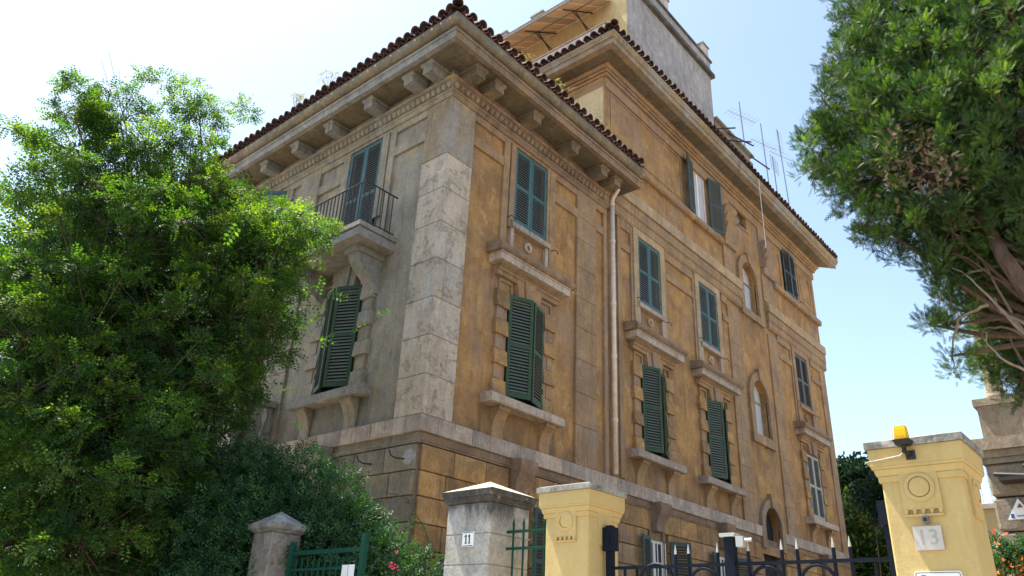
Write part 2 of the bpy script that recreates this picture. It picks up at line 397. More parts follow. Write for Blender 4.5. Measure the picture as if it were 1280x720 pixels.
def wallface(mode, u0, u1, z0, z1, d, ops, depth, rev=True):
    """sheet of wall at depth d with openings [(ua,ub,za,zb,arch)] and reveals"""
    b = B()
    us = sorted({u0, u1, *[o[0] for o in ops], *[o[1] for o in ops]}); zs = sorted({z0, z1, *[o[2] for o in ops], *[o[3] for o in ops]})
    def fill(a_):
        r_ = [a_[0]]
        for p, q in zip(a_, a_[1:]):
            k = max(1, int((q - p) / .13)); r_ += [p + (q - p) * i / k for i in range(1, k)] + [q]
        return r_
    if z1 > 6: us, zs = fill(us), fill(zs)
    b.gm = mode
    for i in range(len(us) - 1):
        for j in range(len(zs) - 1):
            uc, zc = (us[i] + us[i + 1]) / 2, (zs[j] + zs[j + 1]) / 2
            if any(o[0] < uc < o[1] and o[2] < zc < o[3] for o in ops): continue
            b.add([mp(mode, us[i], d, zs[j]), mp(mode, us[i + 1], d, zs[j]), mp(mode, us[i + 1], d, zs[j + 1]), mp(mode, us[i], d, zs[j + 1])], [(0, 1, 2, 3)])
    for (ua, ub, za, zb, arch) in ops:
        if arch:
            r = (ub - ua) / 2; uc = (ua + ub) / 2; zs_ = zb - r; n = 14
            arc = [(uc - r * math.cos(PI * k / n), zs_ + r * math.sin(PI * k / n)) for k in range(n + 1)]
            for k in range(n):
                (p, q), (p2, q2) = arc[k], arc[k + 1]
                b.add([mp(mode, p, d, q), mp(mode, p2, d, q2), mp(mode, p2, d, zb), mp(mode, p, d, zb)], [(0, 1, 2, 3)])
            line = [(ua, za)] + arc + [(ub, za)]
        else: line = [(ua, za), (ua, zb), (ub, zb), (ub, za)]
        line = line + [line[0]]
        for (p, q), (p2, q2) in zip(line, line[1:]):
            b.add([mp(mode, p, d, q), mp(mode, p2, d, q2), mp(mode, p2, d - depth, q2), mp(mode, p, d - depth, q)], [(0, 1, 2, 3)])
    return b

def leafshutter(win, mode, hu, side, z0, w_, h, ang, mat, pitch=.07, t=.04, d=0., mid=.5, ox=0):
    """one louvred leaf: frame mesh + slats mesh, hinge at u=hu; side +1 extends +u"""
    key = ('leaf', round(w_, 2), round(h, 2), mat, pitch, side, mode)
    st = .075
    sg = {('F', 1): -1, ('F', -1): 1, ('L', 1): 1, ('L', -1): -1}[(mode, side)]
    if key not in _c:
        b = B()
        for x0, x1 in ((0, st), (w_ - st, w_)): b.box('W', x0, x1, -t / 2, t / 2, 0, h)
        zm = h * mid
        for za, zb in ((0, .11), (zm - .04, zm + .04), (h - .09, h)): b.box('W', st, w_ - st, -t / 2 + .002, t / 2 - .002, za, zb)
        b.box('W', -.01, .02, sg * t / 2, sg * (t / 2 + .02), h * .15, h * .15 + .12)
        b.box('W', -.01, .02, sg * t / 2, sg * (t / 2 + .02), h * .8, h * .8 + .12)
        fr = b.mesh('shutter', M[mat])
        b = B()
        for za, zb in ((.11, zm - .04), (zm + .04, h - .09)):
            n = int((zb - za) / pitch)
            for i in range(n):
                zc = za + (i + .5) * (zb - za) / n; hh = pitch * .42
                y0, y1 = sg * (t * .42), -sg * (t * .42)
                dz = -pitch * .3
                # slanting slat: outer edge lower
                p = [(st, y0, zc + dz - .004), (w_ - st, y0, zc + dz - .004), (w_ - st, y1, zc - dz - .004), (st, y1, zc - dz - .004)]
                q = [(x, y, z + .012) for x, y, z in p]
                b.add(p + q, [(0, 3, 2, 1), (4, 5, 6, 7), (0, 1, 5, 4), (1, 2, 6, 5), (2, 3, 7, 6), (3, 0, 4, 7)])
        _c[key] = (fr, b.mesh('slats', M['slat_' + mat]))
    fr, sl = _c[key]
    a_ = math.radians(ang)
    if mode == 'F': th = -a_ if side > 0 else PI + a_
    else: th = PI / 2 + a_ if side > 0 else -(PI / 2 + a_)
    mw = Matrix.Translation(Vector(mp(mode, hu, d, z0))) @ Matrix.Rotation(th, 4, 'Z')
    link('shutter', fr, win, mw); link('slats', sl, win, mw, 'stuff')

def rod(name, pts, r, mat, parent, n=6): return obj(name, B().tube(pts, r, n), M[mat], parent, smooth=False)

# ================================================================ ground, street, garden
b = B(); b.add([(-600, -600, -.16), (600, -600, -.16), (600, 600, -.16), (-600, 600, -.16)], [(0, 1, 2, 3)])
o = obj('ground', b, M['asphalt']); o['kind'] = 'structure'
b = B(); b.box('W', -3.2, 60, -40, 60, -.156, 0.0); o = obj('garden_ground', b, M['ground']); o['kind'] = 'structure'
b = B(); b.box('W', -6.2, -3.204, -60, 60, -.158, -.02); o = obj('pavement', b, M['pave']); o['kind'] = 'structure'
b = B(); b.box('W', -6.36, -6.204, -60, 60, -.155, -.01); o = obj('kerb', b, M['coping']); o['kind'] = 'structure'

# ================================================================ the building
BL = thing('apartment_building', 'four storey ochre apartment building with stone quoins and green shutters behind the gate pillars', 'building')
Z5, Z55 = 5.23, 5.55
WINF = [2.92, 8.5, 12.22, 20.15]
def walls():
    # openings per bay
    up = lambda c: (c - .62, c + .62, 10.75, 12.88, False)
    lo = lambda c: (c - .63, c + .63, 6.42, 8.87, False)
    gf = lambda c: (c - .5, c + .5, 2.2, 4.34, False)
    D = -.07
    b = wallface('F', 0, 6.23, Z5, 13.72, D, [up(2.92), lo(2.92)], .28)
    b.add([(6.23, -D, 5.2), (6.23, -D + .3, 5.2), (6.23, -D + .3, 14.2), (6.23, -D, 14.2)], [(0, 1, 2, 3)])
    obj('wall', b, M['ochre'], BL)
    ops = [up(c) for c in WINF[1:]] + [lo(c) for c in WINF[1:]]
    ops += [(15.17, 16.43, 5.0, 6.25, True), (15.17, 16.43, 8.62, 10.62, True), (15.17, 16.45, 13.28, 15.3, True), (15.33, 16.2, 16.88, 17.84, True)]
    ops += [(11.67, 12.8, 15.42, 17.55, False), (19.5, 20.8, 15.5, 17.65, False)]
    b = wallface('F', 6.235, 23.05, Z5 - .5, 18.3, D, ops, .3)
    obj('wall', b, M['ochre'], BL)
    b = B(); b.box('F', 6.29, 23.05, -8., -.4, 17.9, 18.25)
    b.box('W', 23.0, 23.048, .075, 11, 0, 18.25)
    obj('wall', b, M['ochre2'], BL)
    b = B().box('W', 6.275, 6.33, .075, 11, 13.8, 18.25); obj('wall', b, M['yside'], BL)
    gops = [gf(2.92), gf(8.55), gf(12.24), gf(20.2), (15.17, 16.43, 2.6, 4.9, False)]
    b = wallface('F', .1, 23.05, 0, Z5, -.14, gops, .25)
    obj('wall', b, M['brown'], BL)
    # left face
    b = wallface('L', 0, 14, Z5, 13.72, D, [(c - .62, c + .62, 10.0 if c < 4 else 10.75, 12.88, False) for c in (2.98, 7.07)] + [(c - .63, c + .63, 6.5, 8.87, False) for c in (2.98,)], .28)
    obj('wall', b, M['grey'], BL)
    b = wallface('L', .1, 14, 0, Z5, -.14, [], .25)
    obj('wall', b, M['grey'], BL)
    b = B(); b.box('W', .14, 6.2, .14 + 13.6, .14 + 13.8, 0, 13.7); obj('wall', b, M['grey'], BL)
    # black sheets behind the openings, room shade put into their colour
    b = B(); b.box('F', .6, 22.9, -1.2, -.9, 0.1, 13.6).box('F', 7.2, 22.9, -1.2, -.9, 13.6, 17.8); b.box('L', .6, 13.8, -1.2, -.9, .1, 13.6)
    obj('room_shade_sheet', b, M['dark'], BL)
walls()

# ---- corner quoins: solid stones shared by both faces
JZ = [5.555, 6.35, 7.16, 7.98, 8.86, 9.73, 10.57, 11.45, 13.06]
for z0, z1 in zip(JZ, JZ[1:]):
    me = chbox(.81 - 0, .81, z1 - z0 - .008, .012, M['stone' if z0 < 11 else 'topq'])
    link('quoin_stone', me, BL, Matrix.Translation((.405, .405, (z0 + z1) / 2)))
# ---- pilasters with joints
PZ = [5.556, 6.5, 7.3, 8.15, 9.0, 9.83, 10.68, 11.51, 12.19, 12.9]
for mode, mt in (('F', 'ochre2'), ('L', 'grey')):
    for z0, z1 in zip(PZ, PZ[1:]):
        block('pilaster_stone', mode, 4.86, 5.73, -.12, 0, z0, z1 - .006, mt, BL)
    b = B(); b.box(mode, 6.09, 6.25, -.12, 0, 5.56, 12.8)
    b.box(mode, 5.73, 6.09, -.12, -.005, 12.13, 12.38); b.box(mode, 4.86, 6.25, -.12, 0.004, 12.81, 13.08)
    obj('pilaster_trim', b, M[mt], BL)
# tall part pilasters
for (ua, ub, n) in ((13.72, 14.62, 9), (17.1, 17.95, 9)):
    for z0, z1 in zip(PZ[:-1], PZ[1:]):
        block('pilaster_stone', 'F', ua, ub, -.1, -.015, z0, z1 - .006, 'ochre2', BL, .006)
for (ua, ub, z0, z1) in ((22.3, 22.9, 5.56, 13.1), (13.8, 14.62, 14.25, 15.3), (17.1, 18.15, 14.25, 15.42), (13.8, 14.6, 15.55, 17.85), (17.15, 17.98, 15.75, 17.85)):
    b = B(); b.box('F', ua, ub, -.1, -.02, z0, z1); obj('pilaster', b, M['ochre2'], BL)

# ---- top floor: rails and frames round the recessed panels
def frame_strip(mode, mt, lst, d=-.012):
    for (ua, ub, za, zb) in lst:
        b = B(); b.box(mode, ua, ub, -.1, d, za, zb); obj('panel_frame', b, M[mt], BL)
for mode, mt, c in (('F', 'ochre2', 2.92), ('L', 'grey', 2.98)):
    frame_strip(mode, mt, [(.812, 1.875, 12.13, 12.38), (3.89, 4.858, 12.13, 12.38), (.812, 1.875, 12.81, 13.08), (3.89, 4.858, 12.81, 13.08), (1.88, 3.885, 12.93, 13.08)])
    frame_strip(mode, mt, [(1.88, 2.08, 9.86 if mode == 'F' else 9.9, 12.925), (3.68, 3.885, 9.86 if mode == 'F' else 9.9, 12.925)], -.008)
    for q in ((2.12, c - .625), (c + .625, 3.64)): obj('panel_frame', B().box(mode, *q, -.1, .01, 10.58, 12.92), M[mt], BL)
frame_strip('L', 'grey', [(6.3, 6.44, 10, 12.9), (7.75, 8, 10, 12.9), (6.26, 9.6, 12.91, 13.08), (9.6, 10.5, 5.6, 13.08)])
frame_strip('F', 'ochre2', [(6.8, 6.975, 5.6, 13.1), (6.98, 7.47, 12.14, 12.38), (6.98, 7.47, 12.81, 13.1),
    (9.5, 11.2, 12.14, 12.36), (9.5, 11.2, 12.82, 13.1), (13.3, 13.7, 12.14, 12.36), (13.3, 13.7, 12.82, 13.1),
    (17.97, 19.2, 12.18, 12.4), (17.97, 19.2, 12.84, 13.1), (21.25, 22.28, 12.2, 12.4), (21.25, 22.28, 12.85, 13.1)])
for c in WINF[1:]:
    for (ua, ub) in ((c - .88, c - .63), (c + .63, c + .88)):
        b = B(); b.box('F', ua, ub, -.1, .015, 10.58 if False else 9.86, 12.9); obj('window_casing', b, M['casing'] if c < 20 else M['ochre2'], BL)
    b = B(); b.box('F', c - .88, c + .88, -.1, .016, 12.903, 13.12); obj('window_casing', b, M['casing'] if c < 20 else M['ochre2'], BL)
    frame_strip('F', 'ochre2', [(c - 1.0, c - .885, 9.86, 13.1), (c + .885, c + 1.0, 9.86, 13.1)], -.02)

# ---- cornice of the corner block
mould = lambda mode, prof, u0, u1, mat, name, m0=False, m1=False: obj(name, B().prism(mode, prof, u0, u1, m0, m1), M[mat], BL)
UE, LE = 6.80, 11.5
for mode, end in (('F', 6.2), ('L', 11.3)):
    mt = 'brown' if mode == 'F' else 'grey'
    mould(mode, [(-.1, 13.0), (.03, 13.0), (.03, 13.03), (.05, 13.05), (.05, 13.09), (.085, 13.11), (.085, 13.14), (-.1, 13.14)], 0, end, mt, 'architrave_moulding', True)
    mould(mode, [(-.1, 13.14), (.07, 13.14), (.1, 13.38), (.17, 13.40), (.17, 13.46), (-.1, 13.46)], 0, end, mt, 'cornice_moulding', True)
    mould(mode, [(-.1, 13.46), (.04, 13.46), (.04, 13.74), (-.1, 13.74)], 0, end, mt, 'cornice_frieze', True)
    # egg-and-dart, too small to pick apart
    b = B(); n = int(end / .17)
    for i in range(-0, n):
        u = .02 + i * .17
        P = []
        for k in range(7):
            t = k / 6 * PI
            for j in range(6):
                ph = PI * (j / 5)
                P.append(mp(mode, u + .07 * math.sin(t) * math.cos(ph), .075 + .07 * math.sin(t) * math.sin(ph) + .02, 13.27 + .1 * math.cos(t)))
        fs = [(k * 6 + j, k * 6 + j + 1, (k + 1) * 6 + j + 1, (k + 1) * 6 + j) for k in range(6) for j in range(5)]
        b.add(P, fs)
        b.box(mode, u + .078, u + .092, .08, .11, 13.17, 13.37)
    obj('egg_moulding', b, M[mt], BL, 'stuff')
# soffit, fascia and gutter moulding
for mode, end in (('F', UE), ('L', LE)):
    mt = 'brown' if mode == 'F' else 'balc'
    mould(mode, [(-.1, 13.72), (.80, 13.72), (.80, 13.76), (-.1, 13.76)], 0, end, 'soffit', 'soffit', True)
    mould(mode, [(.70, 13.705), (.815, 13.705), (.815, 13.88), (.85, 13.89), (.85, 13.955), (.5, 13.955), (.5, 13.765), (.70, 13.765)], 0, end, mt, 'fascia', True)
    mould(mode, [(.5, 14.0), (.86, 14.0), (.90, 14.01), (.945, 14.05), (.965, 14.12), (.955, 14.2), (.93, 14.25), (.93, 14.28), (.5, 14.28)], 0, end, 'gutter', 'gutter_moulding', True)
b = B(); b.box('W', 6.255, 6.8, -.5, .06, 13.765, 14.2); obj('eave_end', b, M['brown'], BL)
mods = ([.3, .95, 2.38, 3.95, 5.3, 5.95], [.3, .95, 2.4, 3.96, 5.42, 6.9, 8.4, 9.9])
for mode, lst, mt in (('F', mods[0], 'gutter'), ('L', mods[1], 'balc')):
    me1 = None
    for u in lst:
        b = B()
        b.prism('W', [(0, 0), (0, 0)], 0, 0) if False else None
        pr = [(-.1, 13.45), (.57, 13.45), (.57, 13.64), (-.1, 13.64)]
        b.prism(mode, pr, u - .145, u + .145)
        o = obj('modillion', b, M[mt], BL)
        b = B(); b.prism(mode, [(-.1, 13.642), (.575, 13.642), (.63, 13.68), (.63, 13.718), (-.1, 13.718)], u - .19, u + .19); obj('modillion_cap', b, M[mt], o)

# ---- roof tiles
def tile_mesh(L=.46, r=.122, t=.02, n=8, conv=True, name='roof_tile'):
    b = B(); P = []
    for k, (y, rs) in enumerate(((0, 1.), (L, .84))):
        for rr in (r * rs, r * rs - t):
            for j in range(n + 1):
                a_ = PI * j / n
                P.append((rr * math.cos(a_), y, (rr * math.sin(a_)) * (1 if conv else -1)))
    m = n + 1; fs = []
    for j in range(n):
        fs += [(j, j + 1, 2 * m + j + 1, 2 * m + j), (m + j, 3 * m + j, 3 * m + j + 1, m + j + 1), (j, m + j, m + j + 1, j + 1), (2 * m + j, 2 * m + j + 1, 3 * m + j + 1, 3 * m + j)]
    fs += [(0, 2 * m, 3 * m, m), (n, m + n, 3 * m + n, 2 * m + n)]
    b.add(P, fs); return b.mesh(name, M['tile'])
TM = tile_mesh(); TC = tile_mesh(conv=False)
def roof(parent, mode, u0, u1, ed, ez, slope, rows, corner_u=None, sp=.28, ox=0):
    """tiles over an eave; rows run up the slope; first row single tiles, the rest joined"""
    n = int((u1 - u0) / sp); sl = math.radians(slope)
    V = []; Fc = []
    tv = [v.co.copy() for v in TM.vertices]; tf = [tuple(p.vertices) for p in TM.polygons]
    cv = [v.co.copy() for v in TC.vertices]
    for i in range(n + 1):
        u = u0 + i * sp
        for r_ in range(rows):
            dd = ed - r_ * .38 * math.cos(sl); zz = ez + r_ * .38 * math.sin(sl)
            if corner_u is not None and u < corner_u - dd + .05: continue
            jit = Matrix.Rotation(math.radians(random.uniform(-3.5, 3.5)), 4, 'Z') @ Matrix.Rotation(math.radians(random.uniform(-3, 3)), 4, 'Y')
            base = Matrix.Translation(Vector(mp(mode, u + random.uniform(-.012, .012), dd + random.uniform(-.015, .03), zz + random.uniform(-.008, .012))))
            rz = 0 if mode == 'F' else -PI / 2
            rot = Matrix.Rotation(rz, 4, 'Z') @ Matrix.Rotation(sl + math.radians(2), 4, 'X')
            mw = base @ rot @ jit
            if r_ == 0: link('roof_tile', TM, parent, mw)
            else:
                o_ = len(V); V += [tuple(mw @ v) for v in tv]; Fc += [tuple(o_ + k for k in f_) for f_ in tf]
            mw2 = Matrix.Translation(Vector(mp(mode, u + sp / 2, dd - .03, zz + .035))) @ rot @ jit
            o_ = len(V); V += [tuple(mw2 @ v) for v in cv]; Fc += [tuple(o_ + k for k in f_) for f_ in tf]
    me = bpy.data.meshes.new('tile_rows'); me.from_pydata(V, [], Fc); me.materials.append(M['tile'])
    link('tile_rows', me, parent, None, 'stuff')
b = B()   # roof deck of corner block, hipped
E1, E2 = .9, 4.2
zr = 14.22 + (E1 + 3.2) * math.tan(math.radians(19))
b.add([(-E1, -E1, 14.22), (UE, -E1, 14.22), (UE, 3.2, zr), (3.2, 3.2, zr), (-E1, LE, 14.22), (3.2, LE, zr)], [(0, 1, 2, 3), (0, 3, 5, 4)])
b.add([(UE, -E1, 14.22), (UE, 3.2, zr), (UE, 3.2, 13.8), (UE, -E1, 14.0)], [(0, 1, 2, 3)])
RF = obj('roof', b, M['tile'], BL)
roof(RF, 'F', -.9 + .12, UE - .05, 1.02, 14.35, 19, 4, 0.)
roof(RF, 'L', -.9 + .12, LE - .1, 1.02, 14.35, 19, 3, 0.)
RT = tile_mesh(.5, .125, .02)
for k in range(8):
    mw = Matrix.Translation((-1.04 + k * .3, -1.04 + k * .3, 14.36 + k * .145)) @ Matrix.Rotation(-PI / 4, 4, 'Z') @ Matrix.Rotation(math.radians(20), 4, 'X')
    link('ridge_tile', RT, RF, mw)

# ---- cornice and roof of the tall part
for mode, u0, u1, m1 in (('F', OX, 23.1, True), ('T', 0, 9, False)):
    mt = 'ochre2'
    mould(mode, [(-.1, 17.5), (-.02, 17.5), (.0, 17.52), (.0, 17.83), (-.1, 17.83)], u0, u1, mt, 'cornice_frieze', True, m1)
    mould(mode, [(-.1, 17.86), (.07, 17.86), (.08, 17.94), (-.1, 17.94)], u0, u1, mt, 'cornice_moulding', True, m1)
    mould(mode, [(-.1, 17.97), (.12, 17.97), (.13, 18.04), (-.1, 18.04)], u0, u1, mt, 'cornice_moulding', True, m1)
    mould(mode, [(-.1, 18.065), (.17, 18.065), (.22, 18.13), (.22, 18.18), (-.1, 18.18)], u0, u1, mt, 'cornice_moulding', True, m1)
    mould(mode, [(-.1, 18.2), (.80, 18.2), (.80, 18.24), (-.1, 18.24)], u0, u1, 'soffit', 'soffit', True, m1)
    mould(mode, [(.6, 18.185), (.81, 18.185), (.81, 18.36), (.86, 18.38), (.86, 18.44), (.9, 18.5), (.92, 18.56), (.5, 18.56), (.5, 18.245), (.6, 18.245)], u0, u1, 'topq', 'fascia', True, m1)
b = B(); tz = 18.6; T2 = 2.9
zq = tz + (.9 + 1.05) * math.tan(math.radians(19)); zw = tz + (.9) * math.tan(math.radians(19))
b.add([(OX - .9, -.9, tz), (24.0, -.9, tz), (24.0, 1.05, zq), (7.4, 1.05, zq), (OX - .9, 9, tz), (7.4, 9, zq)], [(0, 1, 2, 3), (0, 3, 5, 4)])
b.add([(24.0, -.9, tz), (24.0, 9, tz), (24.0, 9, zq), (24.0, 1.05, zq)], [(0, 1, 2, 3)])
b.add([(7.4, 1.05, zq), (24, 1.05, zq), (24, 9, zq), (7.4, 9, zq)], [(0, 1, 2, 3)])
RF2 = obj('roof', b, M['tile'], BL)
roof(RF2, 'F', OX - .78, 23.95, .97, 18.65, 19, 2, OX)
roof(RF2, 'T', -.78, 4.6, .97, 18.65, 19, 1, 0.)
for k in range(3):
    mw = Matrix.Translation((OX - 1.0 + k * .3, -1.0 + k * .3, 18.68 + k * .14)) @ Matrix.Rotation(-PI / 4, 4, 'Z') @ Matrix.Rotation(math.radians(20), 4, 'X')
    link('ridge_tile', RT, RF2, mw)
# right-hand end of the tall roof
mw0 = Matrix.Translation((24.05, -.2, 18.65))

# ---- string courses between third and fourth floor
for (ua, ub) in ((6.26, 14.95), (17.2, 23.1)):
    ed = ub > 20
    pieces = []
    u = ua; step = 1.45
    cuts = [ua]
    while u + step < ub - .5: u += step; cuts.append(u)
    cuts.append(ub)
    for p, q in zip(cuts, cuts[1:]):
        block('band_stone', 'F', p, q - .005, -.1, .10, 13.83, 14.2, 'casing', BL, .012)
        block('band_stone', 'F', p + .0, q - .005, -.1, .055, 13.475, 13.80, 'ochre2', BL, .008)
    mould('F', [(-.1, 13.12), (.0, 13.12), (.0, 13.16), (.03, 13.18), (.03, 13.42), (.05, 13.435), (.05, 13.45), (-.1, 13.45)], ua, ub, 'ochre2', 'string_course')
# sills course on the fourth floor
mould('F', [(-.1, 15.2), (.05, 15.2), (.05, 15.22), (.09, 15.25), (.09, 15.40), (.06, 15.42), (-.1, 15.42)], 6.33, 13.72, 'ochre2', 'sill_course')
mould('F', [(-.1, 15.32), (.07, 15.32), (.09, 15.35), (.09, 15.5), (-.1, 15.5)], 13.8, 14.75, 'ochre2', 'sill_course')
mould('F', [(-.1, 15.44), (.07, 15.44), (.09, 15.47), (.09, 15.68), (-.1, 15.68)], 17.16, 18.15, 'ochre2', 'sill_course')
mould('F', [(-.1, 15.22), (.05, 15.22), (.09, 15.25), (.09, 15.44), (-.1, 15.44)], 18.16, 23.1, 'ochre2', 'sill_course')
# stepped corbels
for (ua, ub) in ((13.8, 14.6), (17.2, 17.95)):
    for (za, zb) in ((16.5, 16.88), (16.14, 16.48), (15.56, 16.12)):
        b = B(); q = .10
        lo_ = [mp('F', u, d, za) for u, d in ((ua + q, -.08), (ub - q, -.08), (ub - q, .03), (ua + q, .03))]
        m_ = [mp('F', u, d, zb - .07) for u, d in ((ua - .02, -.08), (ub + .02, -.08), (ub + .02, .25), (ua - .02, .25))]
        h_ = [mp('F', u, d, zb) for u, d in ((ua - .04, -.08), (ub + .04, -.08), (ub + .04, .29), (ua - .04, .29))]
        b.add(lo_ + m_ + h_, [(3, 2, 1, 0)] + [(i, (i + 1) % 4, 4 + (i + 1) % 4, 4 + i) for i in range(4)] + [(4 + i, 4 + (i + 1) % 4, 8 + (i + 1) % 4, 8 + i) for i in range(4)] + [(8, 9, 10, 11)])
        o = obj('corbel', b, M['ochre2'], BL)
# large framed panels of the fourth floor
def thinframe(ua, ub, za, zb, wd=.06, d=-.045):
    for q in ((ua, ua + wd, za, zb), (ub - wd, ub, za, zb), (ua + wd, ub - wd, za, za + wd), (ua + wd, ub - wd, zb - wd, zb)):
        b = B(); b.box('F', q[0], q[1], -.1, d, q[2], q[3]); obj('panel_frame', b, M['ochre2'], BL)
thinframe(6.6, 10.95, 15.7, 17.45); thinframe(18.0, 19.25, 15.7, 17.4); thinframe(21.15, 22.8, 15.75, 17.45); thinframe(21.4, 22.5, 16.0, 17.2)
# blind niche
b = B()
b.box('F', 15.25, 16.3, -.36, -.30, 16.8, 17.9); obj('blind_niche', b, M['tower'], BL)
b = B(); b.box('F', 15.28, 16.3, -.1, -.02, 16.78, 16.86); obj('niche_sill', b, M['ochre2'], BL)
b = B(); b.box('F', 15.38, 15.72, -.07, .02, 16.865, 16.9); b.tube([mp('F', 15.4, .02, 16.95), mp('F', 15.75, .02, 16.95)], .02); obj('niche_bar', b, M['iron'], BL)

# ---- windows
def hood(mode, c, win, mt='ochre2', mt2='band'):
    u0, u1 = c - 1.40, c + 1.36
    pr = [(-.1, 9.20), (.06, 9.20), (.06, 9.30), (.10, 9.31), (.10, 9.37), (.16, 9.40), (.16, 9.43), (-.1, 9.43)]
    o = obj('bed_moulding', B().prism(mode, pr, u0 + .28, u1 - .28), M[mt], win)
    obj('hood', B().prism(mode, [(-.1, 9.435), (.30, 9.435), (.30, 9.60), (.325, 9.605), (.325, 9.635), (-.1, 9.635)], u0 + .1, u1 - .1), M[mt2], win)
    pr = [(-.1, 9.638), (.33, 9.638), (.365, 9.66), (.395, 9.70), (.40, 9.745), (.385, 9.79), (.35, 9.825), (.3, 9.85), (-.1, 9.9)]
    obj('hood_roll', B().prism(mode, pr, u0, u1), M['brown'] if mode == 'F' else M[mt], win)
def lower_frame(mode, c, win, mt, mk='ochre2'):
    # architrave zone above, keystone wedges
    for (a0, a1, b0, b1, dd, nm) in ((-.15, .15, -.22, .22, .12, 'keystone'), (-.36, -.16, -.5, -.23, .07, 'voussoir'), (.16, .36, .23, .5, .07, 'voussoir')):
        b = B(); b.poly(mode, [(c + a0, 8.86), (c + a1, 8.86), (c + b1, 9.43), (c + b0, 9.43)], -.1, dd); obj(nm, b, M[mk], win)
    for s_ in (-1, 1):
        ua, ub = sorted((c + s_ * .5, c + s_ * .95))
        b = B()
        for q in ((ua, ua + .05, 8.9, 9.19), (ub - .05, ub, 8.9, 9.19), (ua + .05, ub - .05, 9.12, 9.19)): b.box(mode, q[0], q[1], -.1, -.02, q[2], q[3])
        obj('lintel_panel', b, M[mk], win)
        ua, ub = sorted((c + s_ * .64, c + s_ * .92))
        b = B(); b.box(mode, ua, ub, -.1, -.03, 6.42, 8.86); obj('jamb', b, M[mk], win)
        for (za, zb) in ((8.17, 8.47), (7.47, 7.82), (6.79, 7.14)):
            uq = c + s_ * .80; b = B(); b.box(mode, *sorted((uq, c + s_ * 1.0)), -.1, -.012, za + .03, zb - .002); obj('surround_strip', b, M[mk], win)
        ua, ub = sorted((c + s_ * .95, c + s_ * 1.0))
        for (za, zb) in ((8.47, 8.87), (7.82, 8.17), (7.14, 7.47), (6.42, 6.79)):
            ua, ub = sorted((c + s_ * .64, c + s_ * 1.06))
            b = B(); b.prism(mode, [(-.1, za), (.045, za), (.045, za + .02), (.02, zb), (-.1, zb)], ua, ub)
            obj('surround_block', b, M[mt], win)
def sill_low(mode, c, win, mt='band', mb='ochre2'):
    u0, u1 = c - 1.30, c + 1.17
    o = obj('window_sill', B().prism(mode, [(-.1, 6.19), (.24, 6.19), (.26, 6.21), (.26, 6.36), (.22, 6.37), (.22, 6.40), (-.1, 6.42)], u0, u1), M[mt], win)
    for s_ in (-.95, .62):
        pr = [(-.1, 5.56), (-.02, 5.56), (-.015, 5.75), (.02, 5.9), (.09, 6.02), (.13, 6.06), (.13, 6.08), (.17, 6.10), (.17, 6.185), (-.1, 6.185)]
        obj('sill_bracket', B().prism(mode, pr, c + s_, c + s_ + .35), M[mb], win)
def hooks(mode, win, pts):
    for (u, z) in pts:
        b = B().tube([mp(mode, u, -.05, z), mp(mode, u, .1, z), mp(mode, u + .07, .12, z - .03), mp(mode, u + .12, .1, z - .02), mp(mode, u + .14, .1, z - .07)], .012, 5)
        obj('shutter_hook', b, M['iron'], win)
def sill_up(mode, c, win, mt='band'):
    obj('window_sill', B().prism(mode, [(-.1, 10.59), (.07, 10.59), (.08, 10.61), (.08, 10.72), (.05, 10.745), (-.1, 10.75)], c - .72, c + .74), M[mt], win)
    for q in ((c - .70, c - .60), (c + .60, c + .70)): obj('apron_leg', B().box(mode, q[0], q[1], -.1, .02, 9.86, 10.585), M[mt], win)
    n, m = 16, 6; P = []; rc = .10
    for i in range(n):
        a_ = 2 * PI * i / n
        for j in range(m):
            bb = 2 * PI * j / m; rr = rc + .034 * math.cos(bb)
            P.append(mp(mode, c + rr * math.cos(a_), -.04 + .05 * math.sin(bb), 10.33 + rr * math.sin(a_)))
    fs = [(i * m + j, ((i + 1) % n) * m + j, ((i + 1) % n) * m + (j + 1) % m, i * m + (j + 1) % m) for i in range(n) for j in range(m)]
    obj('ring_ornament', B().add(P, fs), M[mt], win, smooth=True)
def glazing(mode, ua, ub, za, zb, win, d=-.2, curtain=True, mid=True, fr=.06, mat='white'):
    b = B()
    for q in ((ua, ua + fr, za, zb), (ub - fr, ub, za, zb), (ua + fr, ub - fr, za, za + fr), (ua + fr, ub - fr, zb - fr, zb)): b.box(mode, q[0], q[1], d - .05, d, q[2], q[3])
    if mid: b.box(mode, (ua + ub) / 2 - .05, (ua + ub) / 2 + .05, d - .05, d + .01, za + fr, zb - fr)
    obj('window_frame', b, M[mat], win)
    b = B(); b.box(mode, ua + fr, ub - fr, d - .035, d - .03, za + fr, zb - fr); obj('pane_or_shade', b, M['glass'], win)
    if curtain:
        b = B(); n = 24
        P = [mp(mode, ua + (ub - ua) * i / n, d - .02 + .008 * math.sin(i * 2.1), z) for z in (za + .05, zb - .05) for i in range(n + 1)]
        b.add(P, [(i, i + 1, n + 2 + i, n + 1 + i) for i in range(n)]); obj('curtain', b, M['curtain'], win)
def win_part(mode, c, z): 
    b = B(); b.box(mode, c - .64, c + .64, -.36, -.33, z, z + .06); return obj('window', b, M['brown'], BL)

